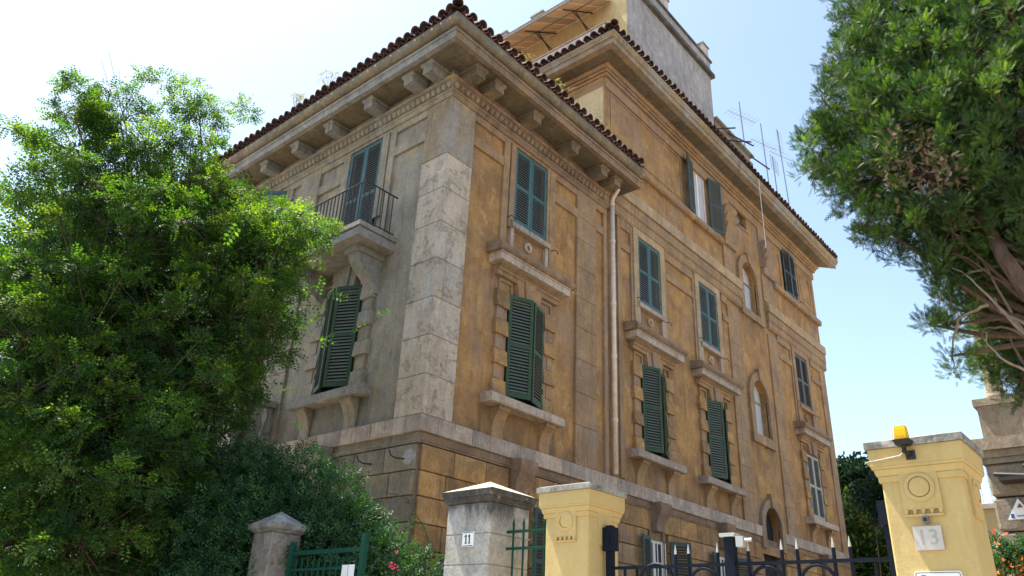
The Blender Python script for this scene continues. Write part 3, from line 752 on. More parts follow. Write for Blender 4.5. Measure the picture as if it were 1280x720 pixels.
def shade_sheet(mode, c, za, zb, win): obj('pane_or_shade', B().box(mode, c - .62, c + .62, -.22, -.2, za, zb), M['dark'], win)  # matte black sheet putting shade behind the shutter slats
for c in WINF:
    col_up = 'teal' if c < 20 else 'greyshut'
    wn = win_part('F', c, 10.8); wn['label'] = 'third floor window with closed louvred shutters'
    leafshutter(wn, 'F', c - .61, 1, 10.77, .605, 2.1, 0, col_up, .066, d=-.03)
    leafshutter(wn, 'F', c + .61, -1, 10.77, .605, 2.1, 0, col_up, .066, d=-.03)
    shade_sheet('F', c, 10.76, 12.87, wn)
    sill_up('F', c, wn, 'band' if c < 20 else 'ochre2'); hood('F', c, wn)
    hooks('F', wn, [(c - .8, 10.82), (c + .86, 10.62)])
    wl = win_part('F', c, 6.5); wl['label'] = 'second floor window with green louvred shutters in a blocked surround'
    if c < 20:
        aL = {2.92: 22, 8.5: 24, 12.22: 24}[c]; aR = {2.92: 19, 8.5: 26, 12.22: 27}[c]
        leafshutter(wl, 'F', c - .62, 1, 6.5, .62, 2.36, aL, 'green', .072, d=.0)
        leafshutter(wl, 'F', c + .62, -1, 6.5, .62, 2.36, aR, 'green', .072, d=.0)
    else:
        leafshutter(wl, 'F', c - .61, 1, 6.5, .605, 2.34, 0, 'paleshut', .06, d=-.03)
        leafshutter(wl, 'F', c + .61, -1, 6.5, .605, 2.34, 0, 'paleshut', .06, d=-.03)
    shade_sheet('F', c, 6.43, 8.86, wl)
    lower_frame('F', c, wl, 'block' if c < 20 else 'ochre'); sill_low('F', c, wl)
    hooks('F', wl, [(c - .6, 6.45), (c + .85, 6.45)])
# left face bay
c = 2.98
wn = win_part('L', c, 10.0); wn['label'] = 'balcony door with closed teal louvred shutters'
leafshutter(wn, 'L', c - .6, 1, 9.9, .6, 2.97, 0, 'teal', .066, d=-.03)
leafshutter(wn, 'L', c + .6, -1, 9.9, .6, 2.97, 0, 'teal', .066, d=-.03)
wl = win_part('L', c, 6.5); wl['label'] = 'window under the balcony with green louvred shutters'
leafshutter(wl, 'L', c - .62, 1, 6.5, .62, 2.36, 24, 'green', .072)
leafshutter(wl, 'L', c + .62, -1, 6.5, .62, 2.36, 24, 'green', .072)
shade_sheet('L', c, 6.51, 8.86, wl); shade_sheet('L', c, 10.0, 12.87, wn); lower_frame('L', c, wl, 'grey', 'grey'); sill_low('L', c, wl, 'balc', 'grey')
hooks('L', wl, [(c - .85, 6.45), (c + .7, 6.45)])
b = B(); b.box('L', 7.07 - .64, 7.07 + .64, -.36, -.33, 10.8, 10.86); wn = obj('window', b, M['brown'], BL); wn['label'] = 'window left of the balcony with teal shutters swung open'
leafshutter(wn, 'L', 7.07 - .61, 1, 10.77, .605, 2.1, 38, 'teal', .05)
leafshutter(wn, 'L', 7.07 + .61, -1, 10.77, .605, 2.1, 60, 'teal', .05)
glazing('L', 6.46, 7.68, 10.8, 12.86, wn)
# fourth floor windows
wn = win_part('F', 12.23, 15.45); wn['label'] = 'fourth floor window with dark shutters folded open against the wall'
glazing('F', 11.67, 12.8, 15.43, 17.54, wn, -.12, True)
leafshutter(wn, 'F', 11.66, 1, 15.42, .66, 2.15, 168, 'dteal', .05, d=.04)
leafshutter(wn, 'F', 12.82, -1, 15.42, .66, 2.15, 166, 'dteal', .05, d=.04)
wn = win_part('F', 20.15, 15.52); wn['label'] = 'fourth floor window with one dark shutter closed'
leafshutter(wn, 'F', 19.52, 1, 15.52, .64, 2.12, 4, 'dteal', .05, d=-.01); leafshutter(wn, 'F', 20.78, -1, 15.52, .64, 2.12, 4, 'dteal', .05, d=-.01)
hooks('F', wn, [(21.0, 15.62)])
# stair windows and doorway
for (ua, ub, za, zb, oa, ob_, oz0, nm) in ((15.17, 16.45, 13.28, 15.3, 14.9, 16.78, 12.98, 'upper arched stair window'), (15.17, 16.43, 8.62, 10.62, 14.87, 16.7, 8.3, 'middle arched stair window'), (15.17, 16.43, 4.9, 6.25, 14.87, 16.66, 4.9, 'arched doorway of the stair bay')):
    c = (ua + ub) / 2; b = B(); b.box('F', ua, ub, -.36, -.33, za + .02, za + .06); wn = obj('window', b, M['brown'], BL); wn['label'] = nm
    r0 = (ub - ua) / 2; r1 = (ob_ - oa) / 2; zs_ = zb - r0; n = 14; b = B()
    inn = [(ua, za)] + [(c - r0 * math.cos(PI * k / n), zs_ + r0 * math.sin(PI * k / n)) for k in range(n + 1)] + [(ub, za)]
    out = [(oa, za)] + [(c - r1 * math.cos(PI * k / n), zs_ + r1 * math.sin(PI * k / n)) for k in range(n + 1)] + [(ob_, za)]
    m = len(inn); P = [mp('F', u, .03, z) for u, z in inn] + [mp('F', u, .03, z) for u, z in out] + [mp('F', u, -.1, z) for u, z in inn] + [mp('F', u, -.1, z) for u, z in out]
    fs = []
    for k in range(m - 1): fs += [(k, k + 1, m + k + 1, m + k), (m + k, m + k + 1, 3 * m + k + 1, 3 * m + k), (k, 2 * m + k, 2 * m + k + 1, k + 1)]
    b.add(P, fs); obj('arch_surround', b, M['ochre2'], wn)
    b = B(); b.poly('F', [(c - .1, zb - .02), (c + .1, zb - .02), (c + .16, zb + .42), (c - .16, zb + .42)], -.1, .09); obj('keystone', b, M['ochre2'], wn)
    if za > 6:
        b = B(); b.box('F', oa, ob_, -.1, .035, oz0, za - .002); obj('window_sill', b, M['ochre2'], wn)
        b = B(); b.box('F', ua - .0, ub + .0, -.3, -.0, za - .04 + .042, za + .03); obj('sill_slab', b, M['band'], wn)
        glazing('F', ua, ub, za + .03, zb, wn, -.26, True, True, .05, 'grey')
        b = B(); b.box('F', ua, ub, -.28, -.23, za + 1.28, za + 1.33); obj('transom', b, M['grey'], wn)
        hooks('F', wn, [(c + .1, oz0 - .05)])
    else:
        b = B(); b.box('F', ua, ub, -.34, -.3, 2.6, zb); obj('door', b, M['dark'], wn)

# ---- ground floor
LOW = [0, .35, .82, 1.29, 1.75, 2.22, 2.69, 3.15, 3.60, 4.07, 4.53, 5.02]
def course_blocks(mode, ua, ub, zlo, mt, off0, excl=(), miter=False):
    for k in range(len(LOW) - 1):
        z0, z1 = LOW[k], LOW[k + 1]
        if z1 < zlo: continue
        par = (len(LOW) - 2 - k) % 2
        cuts = [ua]; u = ua + (.87 if par == 0 else .67) + off0
        while u < ub - .3: cuts.append(u); u += .91 if par == 0 else .70
        cuts.append(ub)
        for p, q in zip(cuts, cuts[1:]):
            segs = [(p, q)]
            for (ea, eb, ez) in excl:
                if z0 < ez - .05:
                    ns = []
                    for (x, y) in segs:
                        if y <= ea or x >= eb: ns.append((x, y))
                        else:
                            if x < ea - .06: ns.append((x, ea))
                            if y > eb + .06: ns.append((eb, y))
                    segs = ns
            for x, y in segs:
                block('stone_block', mode, x + .008, y - .008, -.2, -.05, z0 + .009, z1 - .009, mt, BL, .012)
WX = [(c - .52, c + .52, 4.36) for c in (2.92, 8.55, 12.24, 20.2)]
course_blocks('F', .14, 2.62, 1.7, 'block', 0, WX)
course_blocks('F', 3.26, 8.2, 1.7, 'block', 0, WX); course_blocks('F', 8.86, 11.9, 1.7, 'block', 0, WX); course_blocks('F', 12.56, 14.85, 1.7, 'block', 0, WX)
course_blocks('F', 16.7, 19.85, 2.6, 'block', 0, WX); course_blocks('F', 20.5, 23.0, 2.6, 'block', 0, WX)
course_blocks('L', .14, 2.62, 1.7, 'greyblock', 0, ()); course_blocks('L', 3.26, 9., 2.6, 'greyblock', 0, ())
for mode, rng_ in (('F', [(0, 14.9, True), (16.75, 23.05, False)]), ('L', [(0, 10.5, True)])):
    for ua, ub, m0 in rng_:
        mould(mode, [(-.2, 5.03), (-.045, 5.03), (-.045, 5.06), (-.025, 5.075), (-.025, 5.1), (-.05, 5.105), (-.05, 5.225), (-.2, 5.225)], ua + .0, ub, 'brown' if mode == 'F' else 'grey', 'panel_moulding', m0)
# band stones
for mode, (ua, ub) in (('F', (.0, 15.1)), ('F', (16.7, 23.06)), ('L', (.0, 10.5))):
    cuts = [ua]; u = ua + .45
    while u < ub - .35:
        cuts.append(u); u += random.uniform(.42, .62)
    cuts.append(ub)
    for i, (p, q) in enumerate(zip(cuts, cuts[1:])):
        if p == 0 and mode == 'L': continue
        if p == 0:
            me = chbox(.45 + .012, .45 + .012, Z55 - Z5 - .004, .012, M['band']); link('band_stone', me, BL, Matrix.Translation((.219, .219, (Z5 + Z55) / 2))); continue
        block('band_stone', mode, p + .002, q - .002, -.2, .012, Z5, Z55, 'band', BL, .008)
# consoles under the band
for mode, cc, mt in (('F', (2.92, 8.5, 12.2, 20.1), 'brown'), ('L', (2.94, 7.0), 'grey')):
    for c in cc:
        b = B()
        n = 12; prf = [(-.2, 5.225)]
        for k in range(n + 1):
            t = k / n; prf.append((.24 - .17 * t + .045 * math.sin(t * 2 * PI), 5.225 - t * .70))
        prf.append((-.2, 4.525))
        # tapering sides
        N_ = len(prf)
        def wd(z): return .29 - .1 * (5.225 - z) / .7
        a_ = [mp(mode, c - wd(z), d, z) for d, z in prf]; b_ = [mp(mode, c + wd(z), d, z) for d, z in prf]
        fs = [(i, (i + 1) % N_, N_ + (i + 1) % N_, N_ + i) for i in range(N_)] + [tuple(range(N_))[::-1], tuple(range(N_, 2 * N_))]
        b.add(a_ + b_, fs); o = obj('console', b, M['brown'] if mode == 'F' else M['balc'], BL)
        for s_ in (-1, 1): obj('console_strip', B().box(mode, *sorted((c + s_ * .31, c + s_ * .36)), -.2, -.06, 4.36, 5.02), M[mt], BL)
for c, fr in ((2.92, 0), (8.55, 1), (12.24, 1), (20.2, 0)):
    b = B(); b.box('F', c - .5, c + .5, -.38, -.36, 2.2, 2.26); wn = obj('window', b, M['brown'], BL); wn['label'] = 'ground floor window with dark shutters opened wide'
    glazing('F', c - .5, c + .5, 2.2, 4.34, wn, -.2, False, True, .07)
    b = B(); 
    for k in range(5): b.tube([mp('F', c - .4 + k * .2, -.1, 2.2), mp('F', c - .4 + k * .2, -.1, 4.3)], .014, 5)
    b.tube([mp('F', c - .5, -.1, 3.7), mp('F', c + .5, -.1, 3.7)], .012, 5); obj('window_grille', b, M['white'], wn)
    leafshutter(wn, 'F', c - .5, 1, 2.25, .56, 2.1, 168, 'dteal', .065, d=.0)
    leafshutter(wn, 'F', c + .5, -1, 2.25, .56, 2.1, 140 if c > 4 else 168, 'dteal', .065, d=.0)

# ---- downpipe
b = B().tube([(6.42, -.07, 5.6), (6.42, -.07, 13.3)], .065, 10)
dp = obj('downpipe', b, M['pipe'], BL, smooth=True)
for z in (6.9, 8.6, 10.1, 12.0, 13.2): obj('pipe_clamp', B().tube([(6.42, -.07, z), (6.42, -.07, z + .09)], .078, 10), M['pipe'], dp)
b = B().tube([(6.42, -.07, 13.3), (6.42, -.1, 13.45), (6.42, -.3, 13.7)], .06, 8); obj('pipe_elbow', b, M['pipe'], dp)
b = B().tube([(6.6, .1, 14.6), (6.25, -.06, 14.9), (6.22, -.06, 16.2), (6.22, .05, 16.5)], .05, 8)
b = B().tube([(6.2, .35, 14.7), (6.2, .35, 16.35)], .07, 8); obj('downpipe', b, M['zinc'], BL, smooth=True)
# thin white cable hanging from eave
obj('hanging_cable', B().tube([(15.33, -.96, 18.5), (15.31, -.96, 17.0), (15.3, -.96, 15.45)], .014, 5), M['white'], BL)

# ---- balcony on the left face
b = B()
b.prism('W', [(0, 0), (0, 0), (0, 0)], 0, 0) if False else None
sl = B().box('L', 1.47, 4.5, -.1, .96, 9.44, 9.62)
sl.box('L', 1.50, 4.47, -.1, .93, 9.62, 9.67).box('L', 1.45, 4.52, -.1, .98, 9.672, 9.78)
BC = obj('balcony', sl, M['balc'], BL); BC['label'] = 'stone balcony with iron railing on the left face'
for u in (1.86, 3.82):
    n = 14; prf = [(-.1, 9.43)]
    for k in range(n + 1):
        t = k / n; prf.append((.60 * (1 - t) ** 1.1 * 1. + .07 * math.sin(t * 2 * PI) + .02, 9.30 - t * .78))
    prf.append((-.1, 8.52))
    b = B().prism('L', prf, u, u + .34); obj('balcony_bracket', b, M['balc'], BC)
    b = B().box('L', u - .05, u + .39, -.1, .70, 9.302, 9.436); obj('bracket_cap', b, M['balc'], BC)
zb_, zt_ = 9.80, 10.80
cor = [(4.44, -.0), (4.44, .93), (1.5, .93), (1.5, .0)]
bar = [mp('L', 4.44, 0, zt_), mp('L', 4.44, .93, zt_), mp('L', 1.5, .93, zt_), mp('L', 1.5, 0, zt_)]
obj('handrail', B().tube(bar, .022, 6), M['iron'], BC)
obj('bottom_rail', B().tube([(p[0], p[1], zb_ + .05) for p in bar], .014, 5), M['iron'], BC)
bm_ = B().tube([(0, 0, 0), (0, 0, zt_ - zb_)], .015, 5).mesh('railing_bar', M['iron'])
pts = []
for k in range(23): 
    u = 1.5 + k * 2.94 / 22
    pts.append((u, .93))
for k in range(1, 7): pts += [(1.5, .93 - k * .133), (4.44, .93 - k * .133)]
scroll = (3.25, 3.95)
for u, d_ in pts:
    if d_ > .9 and scroll[0] + .1 < u < scroll[1] - .1: continue
    link('railing_bar', bm_, BC, Matrix.Translation(Vector(mp('L', u, d_, zb_))))
b = B()
for s_ in (-1, 1):
    for zc, sgn in ((10.12, 1), (10.5, -1)):
        P = []
        for k in range(22):
            t = k / 21 * 3.6 * PI; r_ = .15 * (1 - t / (3.9 * PI))
            P.append(mp('L', 3.6 + s_ * (.03 + .13 - r_ * math.cos(t)) , .93, zc + sgn * r_ * math.sin(t)))
        b.tube(P, .01, 4)
obj('railing_scroll', b, M['iron'], BC)
# ---- first floor terrace balustrade on the left face
TB = obj('terrace', B().box('L', 4.95, 10.4, -.1, 1.0, 5.2, 5.62), M['balc'], BL); TB['label'] = 'stone terrace with balustrade half hidden by foliage'
obj('terrace_rail', B().prism('L', [(.7, 6.42), (1.02, 6.42), (1.04, 6.46), (1.04, 6.55), (.7, 6.55)], 4.93, 10.4), M['balc'], TB)
obj('terrace_rail', B().box('L', 4.93, 5.2, -.1, .698, 6.42, 6.55), M['balc'], TB)
for u in (4.95, 6.6, 8.6, 10.0):
    block('terrace_pier', 'L', u, u + .42, .72, 1.0, 5.622, 6.418, 'grey', TB, .01)
bal = B().lathe((0, 0, 0), [(.07, 0), (.07, .06), (.045, .1), (.05, .16), (.085, .28), (.09, .36), (.06, .5), (.04, .6), (.05, .66), (.075, .7), (.075, .79)], 10).mesh('baluster', M['balc'], True)
for (p, q) in ((5.37, 6.6), (7.02, 8.6), (9.02, 10.0)):
    n = int((q - p) / .24)
    for k in range(n): link('baluster', bal, TB, Matrix.Translation(Vector(mp('L', p + (k + .5) * (q - p) / n, .86, 5.624))))
for k in range(3): link('baluster', bal, TB, Matrix.Translation(Vector(mp('L', 5.07, .1 + k * .24, 5.624))))

# ---- roof terrace, penthouse and awning
b = B(); b.box('W', 6.6, 6.8, .25, 8, 18.9, 20.42); obj('parapet', b, M['pink'], BL)
b = B(); b.box('W', 6.57, 6.85, .2, 8, 20.422, 20.48); obj('parapet_coping', b, M['brown'], BL)
b = B(); b.box('W', 6.8, 9.3, .25, .4, 18.9, 19.7); obj('parapet', b, M['pink'], BL)
b = B(); b.box('W', 9.30, 9.42, 1.05, 9, 19, 25.0); obj('penthouse_wall', b, M['yplast'], BL)
b = B(); b.box('W', 9.303, 16.1, 1.0, 1.046, 19, 25.0); b.box('W', 16.05, 16.098, 1.046, 9, 19, 25); obj('penthouse_wall', b, M['tower'], BL)
b = B(); b.box('W', 9.2, 16.25, .84, 9, 25.002, 25.2); obj('penthouse_cornice', b, M['dirty'], BL)
b = B(); b.box('W', 9.33, 16.12, .97, 8.9, 25.202, 25.85); obj('penthouse_parapet', b, M['tower'], BL)
b = B(); b.box('W', 9.24, 16.2, .9, 9, 25.852, 25.95); obj('parapet_coping', b, M['dirty'], BL)
for x in (12.0, 15.55):
    b = B(); b.box('W', x, x + .5, .98, 1.6, 25.952, 26.6); o = obj('chimney', b, M['pink'], BL)
    b = B(); b.box('W', x - .05, x + .55, .93, 1.65, 26.602, 26.68); obj('chimney_cap', b, M['coping'], o)
for (x, y, z) in ((10.0, 5.75, 26.55), (10.0, 7.85, 26.6)):
    b = B(); b.box('W', x, x + .6, y, y + .6, 24.9, z + .45); o = obj('chimney', b, M['pink'], BL)
    b = B(); b.box('W', x - .06, x + .66, y - .06, y + .66, z + .452, z + .54); obj('chimney_cap', b, M['coping'], o)
# awning of tan slats on iron struts
AW = obj('awning', B().tube([(7.05, 1.7, 22.92), (7.05, 9.0, 22.92)], .03, 6).tube([(8.2, 1.7, 23.72), (8.2, 9.0, 23.72)], .02, 6), M['steel'], BL); AW['label'] = 'tan slatted awning over the roof terrace'
A0, A1 = Vector((7.05, 0, 22.93)), Vector((9.3, 0, 24.5)); dv = (A1 - A0); nrm = dv.cross(Vector((0, 1, 0))).normalized()
if nrm.z < 0: nrm = -nrm
for k in range(14):
    y0 = 1.7 + k * .52
    b = B(); P = []
    for (yy) in (y0 + .01, y0 + .51):
        for q in (A0, A1):
            for h in (.025, .05): P.append(Vector((q.x, yy, q.z)) + nrm * h)
    b.add(P, [(0, 1, 3, 2), (4, 6, 7, 5), (0, 4, 5, 1), (2, 3, 7, 6), (0, 2, 6, 4), (1, 5, 7, 3)]); obj('awning_panel', b, M['awning'], AW)
for y in (2.6, 4.4, 6.2, 8.0):
    b = B().tube([(9.3, y, 24.45), (7.4, y, 23.12)], .03, 5).tube([(9.3, y, 23.4), (8.0, y, 23.5)], .025, 5) 
    b.tube([(8.15, y, 23.65), (9.3, y, 23.1)], .028, 5); obj('awning_strut', b, M['iron'], AW)
# lower block behind, brackets and dish
b = B(); b.box('W', 16.2, 19.6, 1.0, 6, 19, 22.75); obj('stair_head_wall', b, M['brown'], BL)
b = B(); b.box('W', 16.1, 19.8, .85, 6, 22.752, 22.85); b.box('W', 16.15, 19.7, .9, 6, 22.3, 22.38); obj('stair_head_coping', b, M['coping'], BL)
for p, q in (((15.0, .9, 21.5), (15.9, .0, 21.7)), ((16.6, .9, 21.9), (17.2, -.1, 21.7)), ((17.2, .9, 22.6), (18.2, .2, 22.2)), ((19.6, .9, 22.7), (20.6, .5, 22.4))):
    rod('wall_bracket', [p, q], .035, 'iron', BL)
o = link('satellite_dish', B().lathe((0, 0, 0), [(.02, 0), (.2, .03), (.34, .1), (.36, .11), (.2, .05), (.02, .02)], 16).mesh('satellite_dish', M['zinc'], True), BL, Matrix.Translation((18.6, .75, 21.3)) @ Matrix.Rotation(math.radians(75), 4, 'X') @ Matrix.Rotation(.4, 4, 'Y'))
def antenna(x, z0, z1, els, lean=.0, lab=''):
    o = thing('tv_antenna', lab, 'antenna', (x, 1.2, z0), 'antennas on the roof')
    rod('mast', [(x, 1.2, z0), (x - lean, 1.2, z1)], .03, 'steel', o)
    b = B()
    for z, kind in els:
        xx = x - lean * (z - z0) / (z1 - z0)
        if kind == 'yagi':
            b.tube([(xx - .7, 1.5, z), (xx + .9, .9, z)], .014, 4)
            for k in range(9):
                f_ = k / 8; b.tube([(xx - .7 + 1.6 * f_ - .12, 1.5 - .6 * f_ - .3, z), (xx - .7 + 1.6 * f_ + .12, 1.5 - .6 * f_ + .3, z)], .009, 4)
        elif kind == 'long':
            b.tube([(xx, 1.2, z - .7), (xx, 1.2, z + .7)], .03, 5)
            for k in range(7): b.tube([(xx - .3, 1.2, z - .6 + k * .2), (xx + .3, 1.1, z - .6 + k * .2)], .011, 4)
        else:
            for k in range(5): b.tube([(xx - .45, 1.15, z - .4 + k * .2), (xx + .45, 1.15, z - .4 + k * .2)], .012, 4)
            for k in range(4): b.tube([(xx - .45 + k * .3, 1.15, z - .4), (xx - .45 + k * .3, 1.15, z + .4)], .012, 4)
    if els: obj('aerial', b, M['steel'], o)
antenna(19.9, 20, 26.0, [(25.2, 'yagi')], .35, 'thin antenna mast rising beside the brown stair head, leftmost')
antenna(22.4, 19.2, 26.2, [(25.0, 'yagi')], .4, 'bare leaning antenna mast behind the tiled eave, second from left')
antenna(23.3, 19.2, 24.8, [(24.3, 'grid')], .2, 'short antenna mast with a pale grid panel')
antenna(25.0, 19.0, 27.2, [(26.4, 'long'), (25.6, 'yagi')], .75, 'tallest antenna mast with dark beads and crossbars, rightmost')

# wall lantern on the corner of the building, ground floor
LT = thing('wall_lantern', 'dark iron lantern bracketed to the ochre wall near the building corner', 'lamp', (.40, .05, 2.7))
obj('wall_plate', B().box('F', .32, .42, -.05, .02, 2.75, 3.1), M['iron'], LT)
rod('arm', [(.37, 0, 3.0), (.42, -.25, 3.03), (.44, -.38, 3.0)], .015, 'iron', LT)
obj('shade', B().lathe((.44, -.38, 2.72), [(.17, 0), (.15, .06), (.1, .14), (.05, .2), (.03, .26), (.045, .28), (.02, .33)], 8), M['iron'], LT)
obj('lamp_glass', B().lathe((.44, -.38, 2.45), [(.08, 0), (.13, .26)], 6), M['zinc'], LT)
obj('patch', B().poly('L', [(.3 + .16 * math.cos(k * PI / 5) * (1 + .2 * math.sin(k * 3)), 4.78 + .15 * math.sin(k * PI / 5)) for k in range(10)], -.06, -.046), M['tower'], BL)
for u in (.42, 1.35):
    obj('shutter_hook', B().tube([mp('L', u, -.05, 4.75), mp('L', u + .02, .15, 4.73), mp('L', u + .1, .2, 4.78), mp('L', u + .16, .2, 4.88)], .016, 5), M['iron'], BL)

# ================================================================ gate pillars
PX = -3.7
def pillar_body(t, x0, y0, w_, z1, mat):
    me = chbox(w_, w_, z1, .012, M[mat]); link('shaft', me, t, Matrix.Translation((x0 + w_ / 2, y0 + w_ / 2, z1 / 2)))
def sq(b, x0, x1, y0, y1, z0, z1, t0=0, t1=0):
    b.add([(x0 - t0, y0 - t0, z0), (x1 + t0, y0 - t0, z0), (x1 + t0, y1 + t0, z0), (x0 - t0, y1 + t0, z0), (x0 - t1, y0 - t1, z1), (x1 + t1, y0 - t1, z1), (x1 + t1, y1 + t1, z1), (x0 - t1, y1 + t1, z1)],
          [(3, 2, 1, 0), (4, 5, 6, 7), (0, 1, 5, 4), (1, 2, 6, 5), (2, 3, 7, 6), (3, 0, 4, 7)])
def classic(t, x0, x1, y0, y1, zt, mat):
    """moulded neck: levels from shaft top up"""
    b = B()
    sq(b, x0, x1, y0, y1, zt - .275, zt - .235, .012, .014); sq(b, x0, x1, y0, y1, zt - .233, zt - .19, .02, .032)
    sq(b, x0, x1, y0, y1, zt - .188, zt - .17, .04, .044); sq(b, x0, x1, y0, y1, zt - .169, zt - .05, .046, .048)
    obj('neck_moulding', b, M[mat], t)
    b = B(); sq(b, x0, x1, y0, y1, zt - .048, zt, .065, .065); sq(b, x0, x1, y0, y1, zt, zt + .012, .06, .03); obj('coping', b, M['coping'], t)
def disc(mode, t, c, z, r, d0, d1, mat, px, name='relief_ring', inner=0):
    n = 28; b = B()
    if mode == 'X': f_ = lambda u, d, zz: (px - d, c + u, zz)
    else: f_ = lambda u, d, zz: (c + u, px - d, zz)
    P = []
    prof = [(r, d0), (r, d1), (r - .012, d1 + .004), (inner, d1 + .004), (inner, d0)] if inner else [(r, d0), (r, d1), (r - .01, d1 + .004)]
    for rr, d in prof:
        for k in range(n): P.append(f_(rr * math.cos(2 * PI * k / n), d, z + rr * math.sin(2 * PI * k / n)))
    m = len(prof); fs = [(i * n + k, i * n + (k + 1) % n, (i + 1) * n + (k + 1) % n, (i + 1) * n + k) for i in range(m - 1) for k in range(n)]
    if not inner: fs.append(tuple((m - 1) * n + k for k in range(n)))
    b.add(P, fs); return obj(name, b, M[mat], t)
def relief(t, px, yc, z0, z1, hw, mat, R_, sun=True):
    b = B(); b.box('W', px - .018, px + .01, yc - hw, yc + hw, z0, z1); obj('relief_panel', b, M[mat], t)
    zc = (z0 + z1) / 2 + .02
    disc('X', t, yc, zc, R_, .018, .026, mat, px, 'relief_ring', R_ - .025)
    if sun: disc('X', t, yc, zc, R_ * .66, .018, .03, mat, px, 'relief_disc')
    else: disc('X', t, yc - .012, zc + .008, R_ * .72, .018, .027, mat, px, 'relief_disc')
    b = B()
    for k in range(5): 
        y = yc - hw + .002 + k * (2 * hw - .03) / 4
        b.add([(px - .024, y, z0), (px - .024, y + .026, z0), (px - .024, y + .018, z0 - .03), (px - .024, y + .008, z0 - .03), (px, y, z0), (px, y + .026, z0), (px, y + .018, z0 - .03), (px, y + .008, z0 - .03)],
              [(0, 1, 2, 3), (4, 7, 6, 5), (0, 4, 5, 1), (3, 2, 6, 7), (0, 3, 7, 4), (1, 5, 6, 2)])
    obj('relief_teeth', b, M[mat], t)
    b = B(); b.box('W', px - .022, px + .01, yc - hw, yc + hw, z0 - .045, z0 - .032); obj('relief_base', b, M[mat], t)
# yellow pillar in the middle
t = thing('gate_pillar', 'narrow yellow gate pillar with crescent relief, between the old pillar marked 11 and the navy gate', 'pillar', (PX, -6.41, 0), 'gate pillars')
pillar_body(t, PX + .01, -6.40, .48, 2.76, 'pillar'); classic(t, PX + .01, PX + .49, -6.40, -5.92, 2.995, 'pillar')
relief(t, PX + .01, -6.16, 2.55, 2.77, .115, 'pillar', .085, False)
b = B(); b.box('W', PX + .15, PX + .36, -6.418, -6.39, 2.49, 2.77); obj('relief_panel', b, M['pillar'], t)
yc_p = t
# yellow pillar at right
t = thing('gate_pillar', 'large yellow gate pillar at right with amber beacon, ring relief and marble number plaque', 'pillar', (PX, -9.39, 0), 'gate pillars')
pillar_body(t, PX + .01, -9.39, .50, 2.80, 'pillar'); classic(t, PX + .01, PX + .51, -9.39, -8.89, 3.045, 'pillar')
relief(t, PX + .01, -9.13, 2.575, 2.825, .12, 'pillar', .095, True)
b = B(); b.box('W', PX + .14, PX + .38, -9.41, -9.38, 2.53, 2.83); obj('relief_panel', b, M['pillar'], t)
disc('Y', t, PX + .26, 2.70, .09, .018, .028, 'pillar', -9.39, 'relief_ring', .065); disc('Y', t, PX + .26, 2.70, .05, .018, .03, 'pillar', -9.39, 'relief_disc')
p13 = t
def text(name, body, size, mw, mat, parent, depth=.002):
    cu = bpy.data.curves.new(name, 'FONT'); cu.body = body; cu.size = size; cu.extrude = depth; cu.align_x = 'CENTER'; cu.align_y = 'CENTER'
    tmp = bpy.data.objects.new('tmp', cu); col.objects.link(tmp); bpy.context.view_layer.update()
    me = bpy.data.meshes.new_from_object(tmp.evaluated_get(bpy.context.evaluated_depsgraph_get())); bpy.data.objects.remove(tmp)
    me.materials.clear(); me.materials.append(M[mat]); return link(name, me, parent, mw)
def faceX(x, y, z, sx=1, sz=1): return Matrix.Translation((x, y, z)) @ Matrix.Rotation(-PI / 2, 4, 'Z') @ Matrix.Rotation(PI / 2, 4, 'X') @ Matrix.Diagonal((sx, sz, 1, 1))
pq = thing('number_plaque', 'small marble plaque with carved number on the large yellow pillar', 'plaque', (PX, -9.13, 2.39))
b = B(); b.box('W', PX - .012, PX + .008, -9.215, -9.045, 2.315, 2.465); obj('plate', b, M['marble'], pq)
text('numerals', '13', .13, faceX(PX - .0125, -9.13, 2.39, 1.05, 1.05), 'marble2', pq, .0015)
sg = thing('notice_plate', 'white rounded notice plate with thin dark border low on the large yellow pillar', 'sign', (PX, -9.15, 2.1))
def rrect(y0, y1, z0, z1, r, n=5):
    P = []
    for cy, cz, a0 in ((y1 - r, z1 - r, 0), (y0 + r, z1 - r, PI / 2), (y0 + r, z0 + r, PI), (y1 - r, z0 + r, 1.5 * PI)):
        for k in range(n + 1): P.append((cy + r * math.cos(a0 + k * PI / 2 / n), cz + r * math.sin(a0 + k * PI / 2 / n)))
    return P
b = B(); b.poly('L', rrect(-9.285, -9.005, 1.98, 2.185, .02), 3.69, 3.702); obj('plate', b, M['white_plate'], sg)
P = rrect(-9.278, -9.012, 1.987, 2.178, .016); Q = rrect(-9.274, -9.016, 1.991, 2.174, .013); n = len(P); b = B()
b.add([(-3.7035, y, z) for y, z in P] + [(-3.7035, y, z) for y, z in Q], [(i, (i + 1) % n, n + (i + 1) % n, n + i) for i in range(n)]); obj('border', b, M['black'], sg)
b = B(); b.poly('L', [(-9.06 + .03 * math.cos(k * PI / 8), 2.14 + .022 * math.sin(k * PI / 8)) for k in range(16)], 3.7, 3.7045); obj('emblem', b, M['black'], sg)
cm = thing('door_camera', 'tiny square camera eye set above the marble plaque on the yellow pillar', 'camera', (PX, -9.13, 2.5))
b = B(); b.box('W', PX - .03, PX + .01, -9.155, -9.115, 2.485, 2.525); obj('housing', b, M['coping'], cm); b = B(); b.box('W', PX - .032, PX - .029, -9.147, -9.123, 2.493, 2.517); obj('lens', b, M['black'], cm)
